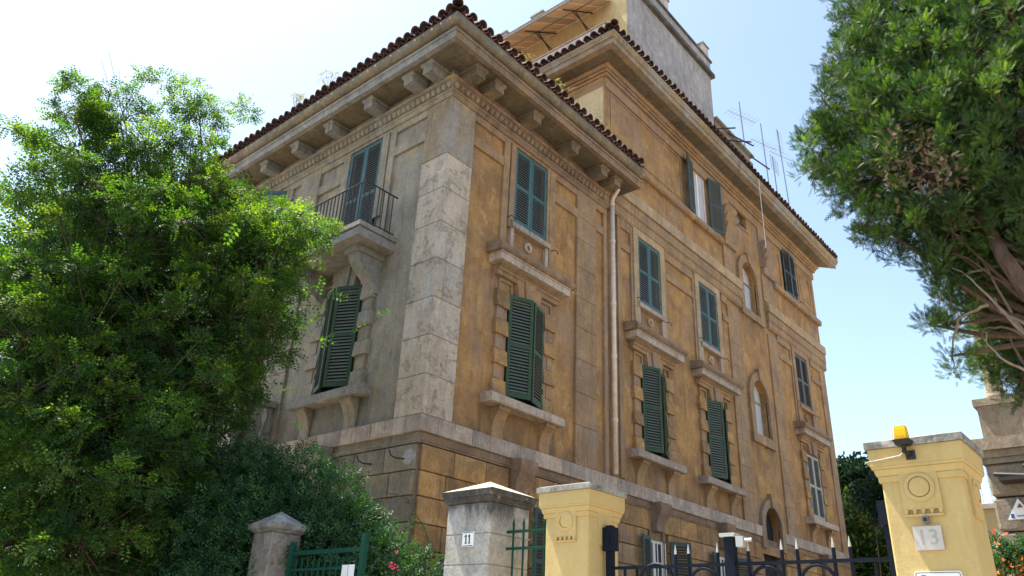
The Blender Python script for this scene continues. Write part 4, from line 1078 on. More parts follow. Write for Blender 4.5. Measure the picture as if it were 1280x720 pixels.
# beacon
bc = thing('warning_beacon', 'amber gate beacon with black base bracketed to the top of the yellow pillar', 'beacon', (PX - .1, -9.1, 2.96))
b = B(); sq(b, PX - .145, PX - .065, -9.14, -9.06, 3.022, 3.115, .0, -.006)
o = obj('lens', b, M['amber'], bc)
b = B()
for k in range(6):
    for (x0, x1, y0, y1) in ((PX - .153, PX - .149, -9.14 + k * .0155, -9.135 + k * .0155),): b.box('W', x0 + .004, x1 + .004, y0 + .006, y1 + .006, 3.03, 3.09)
obj('lens_ribs', b, M['amber'], bc)
b = B(); sq(b, PX - .155, PX - .055, -9.15, -9.05, 2.985, 3.02, -.01, .004); b.tube([(PX - .105, -9.1, 2.985), (PX - .105, -9.1, 2.945), (PX - .04, -9.12, 2.93)], .016, 8); b.box('W', PX - .05, PX - .02, -9.15, -9.09, 2.90, 2.96); obj('base', b, M['black'], bc)
rod('conduit', [(PX - .075, -9.1, 2.955), (PX - .07, -9.06, 2.925), (PX - .06, -8.95, 2.915), (PX - .055, -8.83, 2.905), (PX + .1, -8.82, 2.90)], .007, 'capcream', bc)
# old pillar 11
t = thing('gate_pillar', 'old grey pillar with pyramid cap and number 11 tile left of the narrow yellow pillar', 'pillar', (PX, -5.24, 0), 'gate pillars')
zs_ = [0, .55, 1.15, 1.75, 2.35, 2.64, 2.94]
for z0, z1 in zip(zs_, zs_[1:]):
    me = chbox(.60, .60, z1 - z0 - .003, .006, M['pillar11']); link('stone_block', me, t, Matrix.Translation((PX + .32, -4.92, (z0 + z1) / 2)))
b = B(); sq(b, PX + .02, PX + .62, -5.22, -4.62, 2.942, 2.975, .005, .03); sq(b, PX + .02, PX + .62, -5.22, -4.62, 2.976, 3.0, .035, .035); sq(b, PX + .02, PX + .62, -5.22, -4.62, 3.001, 3.065, .045, .055)
obj('neck_moulding', b, M['mossneck'], t)
b = B(); b.add([(PX - .03, -5.27, 3.066), (PX + .67, -5.27, 3.066), (PX + .67, -4.57, 3.066), (PX - .03, -4.57, 3.066), (PX + .32, -4.92, 3.21)], [(0, 1, 4), (1, 2, 4), (2, 3, 4), (3, 0, 4), (3, 2, 1, 0)]); obj('pyramid_cap', b, M['capcream'], t)
pl11 = thing('number_tile', 'white house number tile reading 11 on the old grey pillar', 'sign', (PX, -4.945, 2.585))
b = B(); b.box('W', PX + .005, PX + .03, -5.02, -4.87, 2.515, 2.66); obj('plate', b, M['white_plate'], pl11)
b = B()
for z in (2.519, 2.648): obj('border', B().box('W', PX + .003, PX + .0045, -5.012, -4.878, z, z + .007), M['black'], pl11)
b = B()
for y in (-4.965, -4.918):
    b.poly('L', [(y - .010, 2.545), (y + .004, 2.545), (y + .004, 2.63), (y - .006, 2.63), (y - .010, 2.63)], 3.69, 3.6975)
    b.poly('L', [(y + .004, 2.63), (y + .004, 2.615), (y + .018, 2.605), (y + .018, 2.612)], 3.69, 3.6975)
    b.poly('L', [(y - .018, 2.545), (y + .012, 2.545), (y + .012, 2.553), (y - .018, 2.553)], 3.69, 3.6972)
obj('numerals', b, M['black'], pl11)
# left pillar in the hedge
t = thing('gate_pillar', 'weathered plaster pillar with pyramid cap sunk in the dark hedge at left', 'pillar', (PX, -1.4, 0), 'gate pillars')
pillar_body(t, PX + .03, -1.46, .44, 2.86, 'pillarold')
X0, X1, Y0, Y1 = PX + .03, PX + .47, -1.46, -1.02
b = B(); sq(b, X0, X1, Y0, Y1, 2.862, 2.9, .01, .05); sq(b, X0, X1, Y0, Y1, 2.901, 2.97, .06, .07); obj('neck_moulding', b, M['coping'], t)
b = B(); b.add([(X0 - .05, Y0 - .05, 2.971), (X1 + .05, Y0 - .05, 2.971), (X1 + .05, Y1 + .05, 2.971), (X0 - .05, Y1 + .05, 2.971), ((X0 + X1) / 2, (Y0 + Y1) / 2, 3.15)], [(0, 1, 4), (1, 2, 4), (2, 3, 4), (3, 0, 4), (3, 2, 1, 0)]); obj('pyramid_cap', b, M['coping'], t)
# garden wall under the hedge
w1 = tag(obj('garden_wall', B().box('W', -3.55, -3.3, -1.0, 14, 0, 1.5), M['pillar11']), 'low plastered garden wall hidden under the hedge at left', 'wall')
w2 = tag(obj('garden_wall', B().box('W', -3.55, -3.3, -5.86, -5.3, 0, 1.1), M['pillar11']), 'low wall between old pillar and narrow yellow pillar', 'wall')

# ================================================================ gates
GX = -3.45
def spike(bld, x, y, z0, z1, r=.012):
    bld.tube([(x, y, z0), (x, y, z1 - .07)], r, 6)
sp_tip = B().tube([(0, 0, 0), (0, 0, .02), (0, 0, .075)], [.012, .010, .002], 6).mesh('spike_tip', M['silver'])
sp_tipg = B().tube([(0, 0, 0), (0, 0, .03), (0, 0, .09)], [.010, .017, .002], 6).mesh('spear_tip', M['gateg'])
ng = thing('iron_gate', 'navy iron double gate with hoops and silver tipped spikes between the yellow pillars', 'gate', (GX, -7.62, 0))
for (y, zt, w_) in ((-6.47, 2.66, .055),):
    obj('gate_post', B().box('W', GX - .03, GX + .03, y - .03, y + .03, 0, zt), M['navy'], ng)
obj('hinge_box', B().box('W', GX - .05, GX + .03, -6.54, -6.42, 2.44, 2.64).box('W', GX - .06, GX - .05, -6.5, -6.46, 2.49, 2.58), M['navy'], ng)
obj('gate_post', B().box('W', GX - .03, GX + .03, -8.86, -8.80, 0, 2.66), M['navy'], ng)
obj('hinge_box', B().box('W', GX - .05, GX + .03, -8.87, -8.78, 2.52, 2.69), M['navy'], ng)
obj('centre_post', B().box('W', GX - .035, GX + .035, -7.655, -7.575, 0, 2.50), M['navy'], ng)
b = B(); b.box('W', GX - .055, GX + .055, -7.68, -7.55, 2.502, 2.53); o = obj('post_cap', b, M['silver'], ng)
b = B(); b.box('W', GX - .06, GX + .0, -7.75, -7.69, 2.42, 2.50); b.tube([(GX - .03, -7.69, 2.47), (GX - .03, -7.81, 2.47)], .014, 6); obj('latch', b, M['silver'], ng)
for (ya, yb) in ((-6.5, -7.575), (-7.655, -8.80)):
    obj('gate_rail', B().box('W', GX - .012, GX + .012, yb, ya, 2.285, 2.31), M['navy'], ng)
    obj('gate_rail', B().box('W', GX - .012, GX + .012, yb, ya, 1.2, 1.24), M['navy'], ng)
    obj('gate_rail', B().box('W', GX - .012, GX + .012, yb, ya, .2, .25), M['navy'], ng)
for y in (-6.62, -6.74, -7.12, -7.24, -7.50, -7.76, -8.03, -8.15, -8.42, -8.54, -8.7):
    short = y in (-6.62, -6.74, -8.7)
    zt = 2.285 if short else 2.46
    b = B().tube([(GX, y, .2), (GX, y, zt - (.0 if short else .07))], .014, 6); o = obj('gate_bar', b, M['navy'], ng)
    if not short: link('spike_tip', sp_tip, o, Matrix.Translation((GX, y, zt - .07)))
for yc_, rr in ((-6.93, .17), (-7.37, .125), (-7.9, .125), (-8.285, .125)):
    P = [(GX, yc_ + rr * math.cos(PI * k / 14), 2.15 + rr * math.sin(PI * k / 14)) for k in range(15)]
    P = [(GX, yc_ + rr, 1.5)] + P + [(GX, yc_ - rr, 1.5)]
    obj('gate_hoop', B().tube(P, .014, 6), M['navy'], ng)
# green gate leaf at left
gg = thing('garden_gate', 'dark green tubular garden gate beside the old pillar in the hedge', 'gate', (GX, -2.3, 0))
for y, h in ((-1.63, 2.74), (-3.05, 2.78)):
    obj('gate_post', B().box('W', GX - .03, GX + .03, y - .035, y + .035, 0, h), M['gateg'], gg)
for z in (2.6, .3): obj('gate_rail', B().box('W', GX - .02, GX + .02, -3.012, -1.667, z - .025, z + .025), M['gateg'], gg)
obj('gate_rail', B().box('W', GX - .014, GX + .014, -3.012, -1.667, 2.385, 2.415), M['gateg'], gg)
for k in range(11):
    y = -1.76 - k * .117
    obj('gate_bar', B().box('W', GX - .008, GX + .008, y - .009, y + .009, .325, 2.53), M['gateg'], gg)
for ya, yb in ((-2.84, -2.73), (-2.96, -2.85)):
    tag(obj('paper_notice', B().box('W', GX - .034, GX - .03, ya, yb, 2.15, 2.43), M['white_plate']), 'white paper sheet tied to the green gate, %s' % ('left one' if yb > -2.8 else 'right one'), 'notice')
# green railing between pillars
gr = thing('iron_railing', 'short green spear topped railing between the old pillar and the yellow pillar', 'railing', (GX, -5.6, 0))
for z in (2.67, 2.51): obj('railing_rail', B().box('W', GX - .014, GX + .014, -5.90, -5.25, z - .012, z + .012), M['gateg'], gr)
for y in (-5.33, -5.46, -5.59, -5.72, -5.85):
    o = obj('railing_bar', B().tube([(GX, y, 1.1), (GX, y, 2.71)], .012, 6), M['gateg'], gr); link('spear_tip', sp_tipg, o, Matrix.Translation((GX, y, 2.71)))

# ================================================================ neighbouring villa at right
VL = thing('neighbour_villa', 'brown stone villa with columned loggia at the right edge behind the cypress', 'building', (3.5, -8.4, 0))
vx, vy = 3.5, -8.36
obj('wall', B().box('W', vx + .15, vx + 6, -22, vy - .15, 0, 4.4), M['villa'], VL)
for k in range(9):
    z0 = .1 + k * .475
    for q, (ya, yb) in enumerate(((-10.3, vy), (-12.4, -10.31), (-14.4, -12.41))):
        block('stone_block', 'L', ya, yb - .01, -vx - .3, -vx + (.0), z0, z0 + .45, 'villa', VL, .03)
b = B()
for (d, z0, z1) in ((.02, 4.36, 4.44), (.06, 4.442, 4.54), (.13, 4.542, 4.63), (.10, 4.632, 4.72)):
    b.box('W', vx - d, vx + 5, -22, vy + d, z0, z1)
obj('cornice', b, M['villa'], VL)
b = B(); b.box('W', vx + .02, vx + .4, -22, vy - .06, 4.722, 5.22); b.box('W', vx - .02, vx + .44, -22, vy - .02, 5.222, 5.33); obj('parapet', b, M['villa'], VL)
b = B()
for k in range(3):
    yc_ = -9.25 - k * 1.6
    b.box('W', vx + .0, vx + .05, yc_ - .3, yc_ + .3, 4.80, 5.16)
    b.lathe((vx + .0, yc_ + .12, 4.85), [(.03, 0), (.08, .08), (.05, .16), (.07, .28)], 8)
obj('relief_ornament', b, M['villa'], VL)
for k, y in enumerate((-8.68, -9.55, -11.3)):
    b = B().lathe((vx + .2, y, 5.33), [(.15, 0), (.15, .06), (.12, .1), (.115, .2), (.11, 1.6), (.10, 2.3), (.13, 2.36), (.15, 2.45)], 14)
    obj('column', b, M['villa'], VL, smooth=True)
obj('loggia_beam', B().box('W', vx, vx + 3, -22, vy - .05, 7.782, 8.1), M['villa'], VL)
obj('loggia_back_wall', B().box('W', vx + 4, vx + 4.2, -22, vy - 1.0, 4.73, 7.78), M['villa'], VL)
b = B()
b.box('W', vx - .35, vx - .02, -9.6, -8.55, 4.05, 4.10); b.tube([(vx - .3, -8.5, 4.15), (vx - .3, -9.6, 4.0)], .03); b.tube([(vx - .3, -8.9, 4.25), (vx - .05, -8.9, 3.9)], .03); b.box('W', vx - .32, vx - .05, -9.3, -9.0, 3.6, 3.95)
obj('awning_bracket', b, M['iron'], VL)
ts_ = thing('warning_sign', 'small white triangular alarm sign on the brown rusticated villa wall', 'sign', (vx - .02, -8.75, 3.6))
def tri(y, z, s_, x, nm, mat): 
    b = B(); b.poly('L', [(y - s_, z - s_ * .55), (y + s_, z - s_ * .55), (y, z + s_ * 1.1)], -x, -x + .012); obj(nm, b, M[mat], ts_)
tri(-8.68, 3.66, .20, vx - .01, 'plate_rim', 'coping'); tri(-8.68, 3.66, .17, vx - .025, 'plate', 'white_plate'); tri(-8.69, 3.74, .035, vx - .04, 'mark', 'redp')
b = B(); b.box('W', vx - .052, vx - .04, -8.60, -8.56, 3.58, 3.64); obj('mark', b, M['bluep'], ts_)
b = B(); b.box('W', vx - .052, vx - .04, -8.78, -8.63, 3.60, 3.615); obj('mark', b, M['coping'], ts_)

# yellow house far behind at right
YH = thing('yellow_house', 'small bright yellow house with pale cornice seen beyond the right pillar', 'house', (30, -4, 0))
obj('wall', B().box('W', 30, 40, -14, -3.2, 0, 8.1), M['yplast'], YH)
obj('cornice', B().box('W', 29.8, 40.2, -14.2, -3.0, 8.1, 8.3).box('W', 29.9, 40.1, -14.1, -3.1, 7.0, 7.15), M['pink'], YH)
b = B()
for k in range(14): b.tube([(30.3, -3.3 - k * .35, 8.3), (30.3, -3.3 - k * .35, 9.9)], .012, 4)
for k in range(6): b.tube([(30.3, -3.3, 8.5 + k * .28), (30.3, -7.9, 8.5 + k * .28)], .01, 4)
obj('roof_mesh', b, M['steel'], YH)
wf = obj('window', B().box('W', 29.96, 30, -5.2, -4.3, 5.2, 6.8), M['white'], YH); obj('pane_or_shade', B().box('W', 29.94, 29.96, -5.1, -4.4, 5.3, 6.7), M['glass'], wf)

# houses on the far side of the street, behind the photographer, and the far ones that close the street are out of view

# ================================================================ foliage
def rotmats(n, up_bias=0.0, dirs=None):
    """random rotation matrices; local x follows dirs when given"""
    if dirs is None: dirs = rng.normal(size=(n, 3))
    x = dirs / np.linalg.norm(dirs, axis=1, keepdims=True)
    z = rng.normal(size=(n, 3)) * (1 - up_bias) + np.array([0, 0, 1.]) * up_bias * 1.6
    z -= (z * x).sum(1, keepdims=True) * x; z /= np.linalg.norm(z, axis=1, keepdims=True) + 1e-9
    y = np.cross(z, x)
    return np.stack([x, y, z], 2)
def leaves(name, pos, rot, scale, tmplV, tmplF, mat, parent, tint=None, kind=None):
    n = len(pos); V = (rot @ (tmplV.T[None] * scale[:, None, None])).transpose(0, 2, 1) + pos[:, None, :]
    T = len(tmplV); V = V.reshape(-1, 3)
    F_ = (tmplF[None] + (np.arange(n) * T)[:, None, None]).reshape(-1, 4)
    me = bpy.data.meshes.new(name); me.vertices.add(len(V)); me.vertices.foreach_set('co', V.astype(np.float32).ravel())
    me.loops.add(F_.size); me.loops.foreach_set('vertex_index', F_.astype(np.int32).ravel())
    me.polygons.add(len(F_)); me.polygons.foreach_set('loop_start', np.arange(0, F_.size, 4, dtype=np.int32)); me.polygons.foreach_set('loop_total', np.full(len(F_), 4, dtype=np.int32))
    me.update(calc_edges=True); me.validate()
    if tint is None: tint = rng.random(n)
    tint = np.repeat(tint, T // 4) + rng.normal(size=n * (T // 4)) * .16
    at = me.attributes.new('tint', 'FLOAT', 'POINT'); at.data.foreach_set('value', np.repeat(np.clip(tint, 0, 1), 4).astype(np.float32))
    me.materials.append(M[mat]); return link(name, me, parent, None, kind)
def quad(x0, y0, x1, y1, w_, z0=0, z1=0):
    """lozenge leaflet from (x0,y0) to (x1,y1)"""
    d = np.array([x1 - x0, y1 - y0]); L = np.linalg.norm(d); n = np.array([-d[1], d[0]]) / L * w_ / 2; m = np.array([x0, y0]) + d * .5
    return [(x0, y0, z0), (m[0] - n[0], m[1] - n[1], (z0 + z1) / 2 + .0), (x1, y1, z1), (m[0] + n[0], m[1] + n[1], (z0 + z1) / 2)]
def template(quads):
    V = np.array([p for q in quads for p in q], float); F_ = np.arange(len(V)).reshape(-1, 4); return V, F_
# pinnate leaf about 1 long
Q = []
for k in range(5):
    x = .14 + k * .19; l = .24 * math.sin(PI * (.3 + .6 * k / 5)) + .05
    for s_ in (-1, 1): Q.append(quad(x + .04 * s_, 0.03 * s_, x + .09 + .04 * s_, s_ * l, .15, -.12 * x * x + .03 * s_ * (k % 2 * 2 - 1), -.12 * x * x - .09 * ((k + (s_ > 0)) % 3 - .6)))
Q.append(quad(.98, 0, 1.18, 0, .07, -.12, -.17)); Q.append(quad(0, 0, 1, 0, .014, 0, -.12))
PIN = template(Q)
# broad leaf sprig
Q = []
for k in range(7):
    a_ = k * 2.4; x = .15 * k; l = .38
    zz = .12 * math.cos(a_)
    Q.append(quad(x, .02 * math.sin(a_), x + .2, l * math.sin(a_) if abs(math.sin(a_)) > .3 else .3, .19, zz * .2, zz * 1.3))
SPR = template(Q)
# cypress spray
Q = []
for k in range(5):
    x = .08 + k * .18; l = .46 * (1 - .13 * k)
    for s_ in (-1, 1):
        Q.append(quad(x, 0, x + .32, s_ * l * .62, .065, 0, .05 * s_))
Q.append(quad(0, 0, 1.12, 0, .07))
CYP = template(Q)

camv = np.array(CAM); Rm = np.array([list(r) for r in CR])
def at(u, v, D):
    """point seen at pixel u,v, horizontal distance D: used to lay the plants out in the garden"""
    r = Rm.T @ np.array([u - 640, v - 360, FPX]); return camv + r / math.hypot(r[0], r[1]) * D
def shell(c, r, n, thick=.35, flat=.85, lump=.18, seed=0):
    d = rng.normal(size=(n, 3)); d /= np.linalg.norm(d, axis=1, keepdims=True)
    ph = rng.random(6) * 6.28
    lum = 1 + lump * (np.sin(d[:, 0] * 5 + ph[0]) * np.cos(d[:, 1] * 6 + ph[1]) + .6 * np.sin(d[:, 2] * 9 + ph[2] + d[:, 0] * 4))
    rr = r * lum * (1 - thick * rng.random(n) ** 1.6)
    P = np.array(c) + d * rr[:, None] * np.array([1, 1, flat]); return P, d

def tufts(clumps, per_r2, rad, nleaf, spread=.9, flat=.85, zf=.75):
    """sub-clumps (tufts) over each clump, leaves radiating from each tuft"""
    P_, D_, T_ = [], [], []
    tw = []
    for (c, r) in clumps:
        ns = max(3, int(per_r2 * r * r))
        sc_, sd_ = shell(c, r * spread, ns, .75, flat, .2)
        for q, d0 in zip(sc_, sd_):
            tw.append((np.array(c), q)); rr = rng.uniform(*rad); n = int(nleaf * rng.uniform(.6, 1.3))
            d = rng.normal(size=(n, 3)) + d0 * .7; d /= np.linalg.norm(d, axis=1, keepdims=True)
            P_.append(q + d * rr * rng.uniform(.1, 1, (n, 1)) * np.array([1, 1, zf])); D_.append(d + rng.normal(size=(n, 3)) * .3)
            T_.append(rng.normal(rng.uniform(.2, .75), .15, n))
    global TW; TW = tw
    return np.concatenate(P_), np.concatenate(D_), np.concatenate(T_)
def twigs(parent, mat, r=.008):
    b = B()
    for c, q in TW:
        m = (c + q) / 2 + rng.normal(size=3) * .03; b.tube([c, m, q, q + (q - c) * .25], [r * 1.3, r, r * .7, r * .3], 3, False)
    obj('twigs', b, M[mat], parent, 'stuff')
# ---- feathery tree at left
TR = thing('feathery_tree', 'large feathery green tree with sunlit pinnate leaves covering the left face of the building', 'tree', tuple(float(q) for q in (-3.0, 2.2, 0)))
clumps = [(150, 150, 13.4, 1.0), (185, 190, 13.2, 1.1), (95, 150, 13.2, .6), (85, 185, 13.6, .8), (52, 212, 13.5, .5), (250, 150, 13.6, .65), (238, 195, 13.3, .6), (120, 230, 13, 1.15), (225, 240, 12.8, 1.1),
          (300, 268, 12.3, .62), (355, 290, 11.9, .62), (385, 288, 11.7, .36), (66, 262, 13.3, .4), (175, 310, 12.6, 1.3), (270, 320, 12.2, 1.1), (330, 340, 11.9, .6), (25, 350, 12.4, .7), (90, 340, 12.4, 1.1),
          (30, 420, 12, 1.0), (110, 420, 12, 1.2), (200, 410, 12.2, 1.25), (285, 400, 12, .95), (335, 400, 11.8, .5), (310, 450, 11.9, .7), (20, 500, 11.6, 1.1), (100, 500, 11.6, 1.2), (190, 490, 11.8, 1.1), (255, 480, 11.9, .8),
          (20, 590, 11.3, 1.2), (100, 590, 11.3, 1.1), (170, 560, 11.4, .9), (20, 680, 11.1, 1.2), (100, 680, 11.1, 1.1), (330, 305, 12.2, .5)]
Pp, Dd, Tn = tufts([(at(u, v, D), r * (.74 if v < 240 else .95)) for (u, v, D, r) in clumps], 42, (.12, .27), 26, 1.0, .85, .45)
twigs(TR, 'bark')
P3, D3, T3 = tufts([(at(u, v, D), r) for (u, v, D, r) in ((192, 102, 13.3, .22), (100, 118, 13.3, .3), (28, 170, 13.4, .28), (20, 240, 13.3, .3), (300, 140, 13.3, .22), (270, 150, 13.3, .25), (130, 110, 13.4, .2), (230, 120, 13.4, .3), (372, 352, 11.6, .16), (400, 280, 11.6, .2)  )], 70, (.1, .22), 22, 1.0, 1., .5)
twigs(TR, 'bark', .006)
Pp = np.concatenate([Pp, P3]); Dd = np.concatenate([Dd, D3]); Tn = np.concatenate([Tn, T3])
Dd[:, 2] -= .15; n = len(Pp)
leaves('crown', Pp, rotmats(n, .55, Dd), rng.uniform(.13, .24, n), *PIN, 'leaf', TR, Tn, 'stuff')
P2 = np.concatenate([at(u, v, D + .9) + np.clip(rng.normal(size=(int(90 * r * r), 3)), -1.5, 1.5) * r * .4 for (u, v, D, r) in clumps if v > 230] + [at(u, v, D) + rng.normal(size=(420, 3)) * [.75, .75, .5] for (u, v, D) in ((60, 300, 15), (150, 280, 15), (230, 300, 14.5), (40, 400, 14.5), (130, 380, 14.5), (220, 380, 14), (290, 350, 13.8), (90, 460, 14), (180, 470, 13.8), (30, 520, 13.5), (120, 560, 13.5))])
leaves('crown', P2, rotmats(len(P2), .4), rng.uniform(.3, .42, len(P2)), *PIN, 'leaf', TR, rng.random(len(P2)) * .4, 'stuff')  # inner and rear leaves tinted darker; crown shade put into the colour
base = np.array([-3.0, 2.2, 0.]); b = B()
fork = [(-3.0, 2.2, 0), (-3.05, 2.1, 1.2), (-3.2, 1.9, 2.4), (-3.3, 1.7, 3.6)]
b.tube(fork, [.2, .17, .14, .12], 10)
obj('trunk', b, M['bark'], TR)
b = B()
for i, (u, v, D, r) in enumerate(clumps):
    c = at(u, v, D + .1); s0 = np.array(fork[-1 - (i % 2)]); m1 = s0 * .6 + c * .4 + rng.normal(size=3) * .2 + np.array([0, 0, .2]); m2 = s0 * .25 + c * .75 + rng.normal(size=3) * .15
    b.tube([s0, m1, m2, c], [.07, .045, .026, .012], 6)
    for k in range(7):
        q = c + np.clip(rng.normal(size=3), -1.2, 1.2) * r * .6; m = (m2 + q) / 2 + rng.normal(size=3) * .08; b.tube([m2, m, q], [.009, .006, .003], 4)
obj('limbs', b, M['bark'], TR)

# ---- glossy hedge over the wall and behind the green gate
def shrub(name, label, cat, clumps, mat, tm, smin, smax, dens, base, tint=.45, group=None, bias=.3, bark='bark', thick=.35):
    t = thing(name, label, cat, base, group); Pp, Dd = [], []
    for (c, r) in clumps:
        n = int(dens * r * r) + 30; P, d = shell(c, r, n, thick, .85, .2); Pp.append(P); Dd.append(d + rng.normal(size=d.shape) * .6)
        n2 = n // 3; Pp.append(np.array(c) + rng.normal(size=(n2, 3)) * r * .35); Dd.append(rng.normal(size=(n2, 3)))
    Pp = np.concatenate(Pp); Dd = np.concatenate(Dd); n = len(Pp)
    leaves('crown', Pp, rotmats(n, bias, Dd), rng.uniform(smin, smax, n), *tm, mat, t, np.clip(rng.normal(tint, .25, n), 0, 1), 'stuff')
    b = B(); s0 = np.array(base)
    for (c, r) in clumps:
        c = np.array(c); b.tube([s0 + rng.normal(size=3) * [.1, .1, 0], (s0 + c) / 2 + rng.normal(size=3) * .15, c], [.04, .025, .01], 5)
        for k in range(4): b.tube([c, c + rng.normal(size=3) * r * .6], [.01, .004], 4)
    obj('branches', b, M[bark], t); return t
hc = [((-2.7, -.3, 3.75), .6), ((-2.4, -.9, 3.6), .45), ((-3.3, .3, 3.9), .6), ((-2.9, -.75, 3.15), .55), ((-3.1, -.1, 3.6), .55), ((-3.4, .5, 3.8), .5), ((-3.5, -.2, 3.1), .7), ((-3.7, .7, 3.3), .75), ((-3.9, 1.7, 3.1), .8), ((-3.3, -.7, 2.3), .6), ((-3.6, -.55, 1.6), .6), ((-2.8, -.6, 2.6), .95), ((-3.2, .3, 2.9), 1.0), ((-3.4, 1.3, 2.9), 1.0), ((-3.6, 2.3, 2.6), 1.1), ((-4.0, 1.4, 2.0), .9), ((-4.0, .4, 1.9), .8), ((-4.0, -.6, 1.8), .65), ((-3.0, .4, 3.4), .7), ((-3.8, 2.9, 1.8), 1.1), ((-3.9, -.2, 2.6), .55), ((-3.9, .9, 2.8), .6), ((-2.6, -.2, 3.25), .6), ((-4.2, 2.2, 1.3), 1.0)]
shrub('hedge_shrub', 'dark glossy leaved hedge spilling over the garden wall left of the weathered pillar', 'hedge', [(c, r) for c, r in hc], 'hedge', SPR, .08, .15, 2300, (-3.0, .6, 0))
hc = [((-2.6, -1.6, 2.5), .75), ((-2.4, -2.1, 2.4), .7), ((-2.45, -2.2, 2.0), .55), ((-2.6, -1.2, 2.9), .6), ((-2.5, -1.9, 1.6), .85), ((-2.5, -1.6, 3.1), .38)]
shrub('hedge_shrub', 'dark leafy shrub behind the green garden gate beside the building corner', 'shrub', [(c, r) for c, r in hc], 'hedge', SPR, .1, .16, 2900, (-2.2, -2.3, 0), .5)
# pink flowers by the shrub
t = thing('pink_flowers', 'few bright pink blossoms beside the shrub at the building corner', 'flowers', tuple(float(q) for q in at(492, 705, 9.6)))
P = np.array([at(u, v, 9.6) for u, v in ((489, 704), (492, 708), (495, 690), (488, 709), (496, 710))]); P = np.repeat(P, 6, 0) + rng.normal(size=(30, 3)) * .012
leaves('blossoms', P, rotmats(30), rng.uniform(.02, .035, 30), *template([quad(0, 0, 1, 0, .8)]), 'pinkf', t)
obj('stem', B().tube([at(492, 708, 9.6), at(490, 745, 9.6)], .006, 4), M['bark'], t)
# creeper on corner of building
t = thing('wall_creeper', 'thin creeper strand hanging across the ochre corner blocks', 'creeper', (-.1, -.1, 3.2))
pts = [(-.35, .3, 4.05), (-.2, -.05, 3.95), (.0, -.1, 3.7), (.22, -.12, 3.5), (.36, -.12, 3.2), (.42, -.12, 2.9)]
pts = [Vector(p) for p in pts]; obj('stem', B().tube(pts, .008, 4), M['bark'], t)
P = []; 
for a_, b_ in zip(pts, pts[1:]):
    for k in range(9): P.append(list(a_.lerp(b_, random.random()) + Vector((random.gauss(0, .035), random.gauss(0, .03), random.gauss(0, .04)))))
P = np.array(P); leaves('leaves', P, rotmats(len(P)), rng.uniform(.07, .12, len(P)), *SPR, 'bleaf', t, rng.random(len(P)) * .5, 'stuff')

# ---- weeds on the roofs
for (x, y, z, h, lab) in ((-1.0, 3.6, 14.45, .3, 'dry weed tuft on the left eave, nearer the corner'), (-1.0, 5.0, 14.45, .35, 'dry weed tuft further along the left eave'), (1.6, -.75, 14.5, .35, 'yellow weeds growing from the tiles right of the corner'),
                      (2.9, -.7, 14.5, .4, 'yellow weeds in the tiles below the awning'), (4.9, -.6, 14.55, .4, 'dry weeds in the tiles near the grey pipe'), (5.8, 1.8, 18.9, .35, 'dry weeds at the end of the upper tile row')):
    t = thing('roof_weed', lab, 'weed', (x, y, z), 'weeds on the roofs'); b = B()
    ends = []
    for k in range(9):
        q = Vector((x + random.gauss(0, .13), y + random.gauss(0, .13), z + h * random.uniform(.5, 1.2))); ends.append(q); b.tube([(x, y, z - .1), q], .005, 3)
    obj('stems', b, M['drybark'], t)
    P = np.repeat(np.array([list(q) for q in ends]), 5, 0) + rng.normal(size=(45, 3)) * .06
    leaves('leaves', P, rotmats(45), rng.uniform(.07, .14, 45), *SPR, 'weed', t, None, 'stuff')

# ---- cypress at right
CY = thing('cypress_tree', 'tall leaning cypress with dense green sprays and bare lower branches at the right', 'tree', (1.2, -11.3, 0))
cl = [(1078, 20, 9.6, .6), (1130, 10, 9.4, .85), (1200, 20, 9.2, .9), (1270, 10, 9.0, .9), (1055, 90, 9.4, .48), (1100, 80, 9.2, .75), (1160, 80, 9.0, .85), (1230, 80, 8.8, .9), (1290, 90, 8.8, .9),
      (1032, 130, 9.3, .36), (1038, 165, 9.3, .48), (1030, 205, 9.3, .4), (1080, 150, 9.1, .7), (1140, 150, 8.9, .8), (1205, 150, 8.8, .8), (1270, 160, 8.7, .8), (1062, 225, 9.2, .5), (1100, 220, 9.0, .6), (1160, 220, 8.9, .7), (1230, 220, 8.8, .65), (1285, 230, 8.7, .6),
      (1085, 275, 9.2, .38), (1110, 290, 9.1, .4), (1150, 280, 9.0, .5), (1190, 290, 9.0, .5), (1170, 335, 9.1, .32), (1190, 350, 9.1, .3), (1172, 408, 9.2, .2), (1188, 385, 9.2, .25), (1160, 405, 9.2, .12), (1190, 445, 9.2, .17), (1270, 30, 8.6, .8),
      (1235, 300, 9.2, .4), (1265, 440, 10.6, .5), (1240, 458, 10.6, .35), (1278, 478, 10.6, .4), (1250, 400, 10.4, .45), (1222, 420, 10.3, .28), (1285, 410, 10.2, .5), (1205, 360, 9.6, .35), (1240, 370, 9.8, .4), (1225, 360, 9.4, .22), (1255, 390, 10.0, .3), (1215, 300, 9.6, .5), (1260, 330, 9.9, .55), (1290, 360, 9.9, .5), (1230, 330, 9.8, .4), (1280, 280, 9.2, .5)]
Pp, Dd, Tn = tufts([(at(u, v, D), r) for (u, v, D, r) in cl], 66, (.09, .17), 64, .86, 1.0, 1.15)
twigs(CY, 'bark2', .007)
Dd += np.array([-.2, -.1, .75]); n = len(Pp)
leaves('crown', Pp, rotmats(n, .1, Dd), rng.uniform(.055, .115, n), *CYP, 'cyp', CY, Tn, 'stuff')
P2 = np.concatenate([at(u, v, D + .5) + np.clip(rng.normal(size=(int(1100 * r * r), 3)), -1.35, 1.35) * r * .42 for (u, v, D, r) in cl if r > .38])
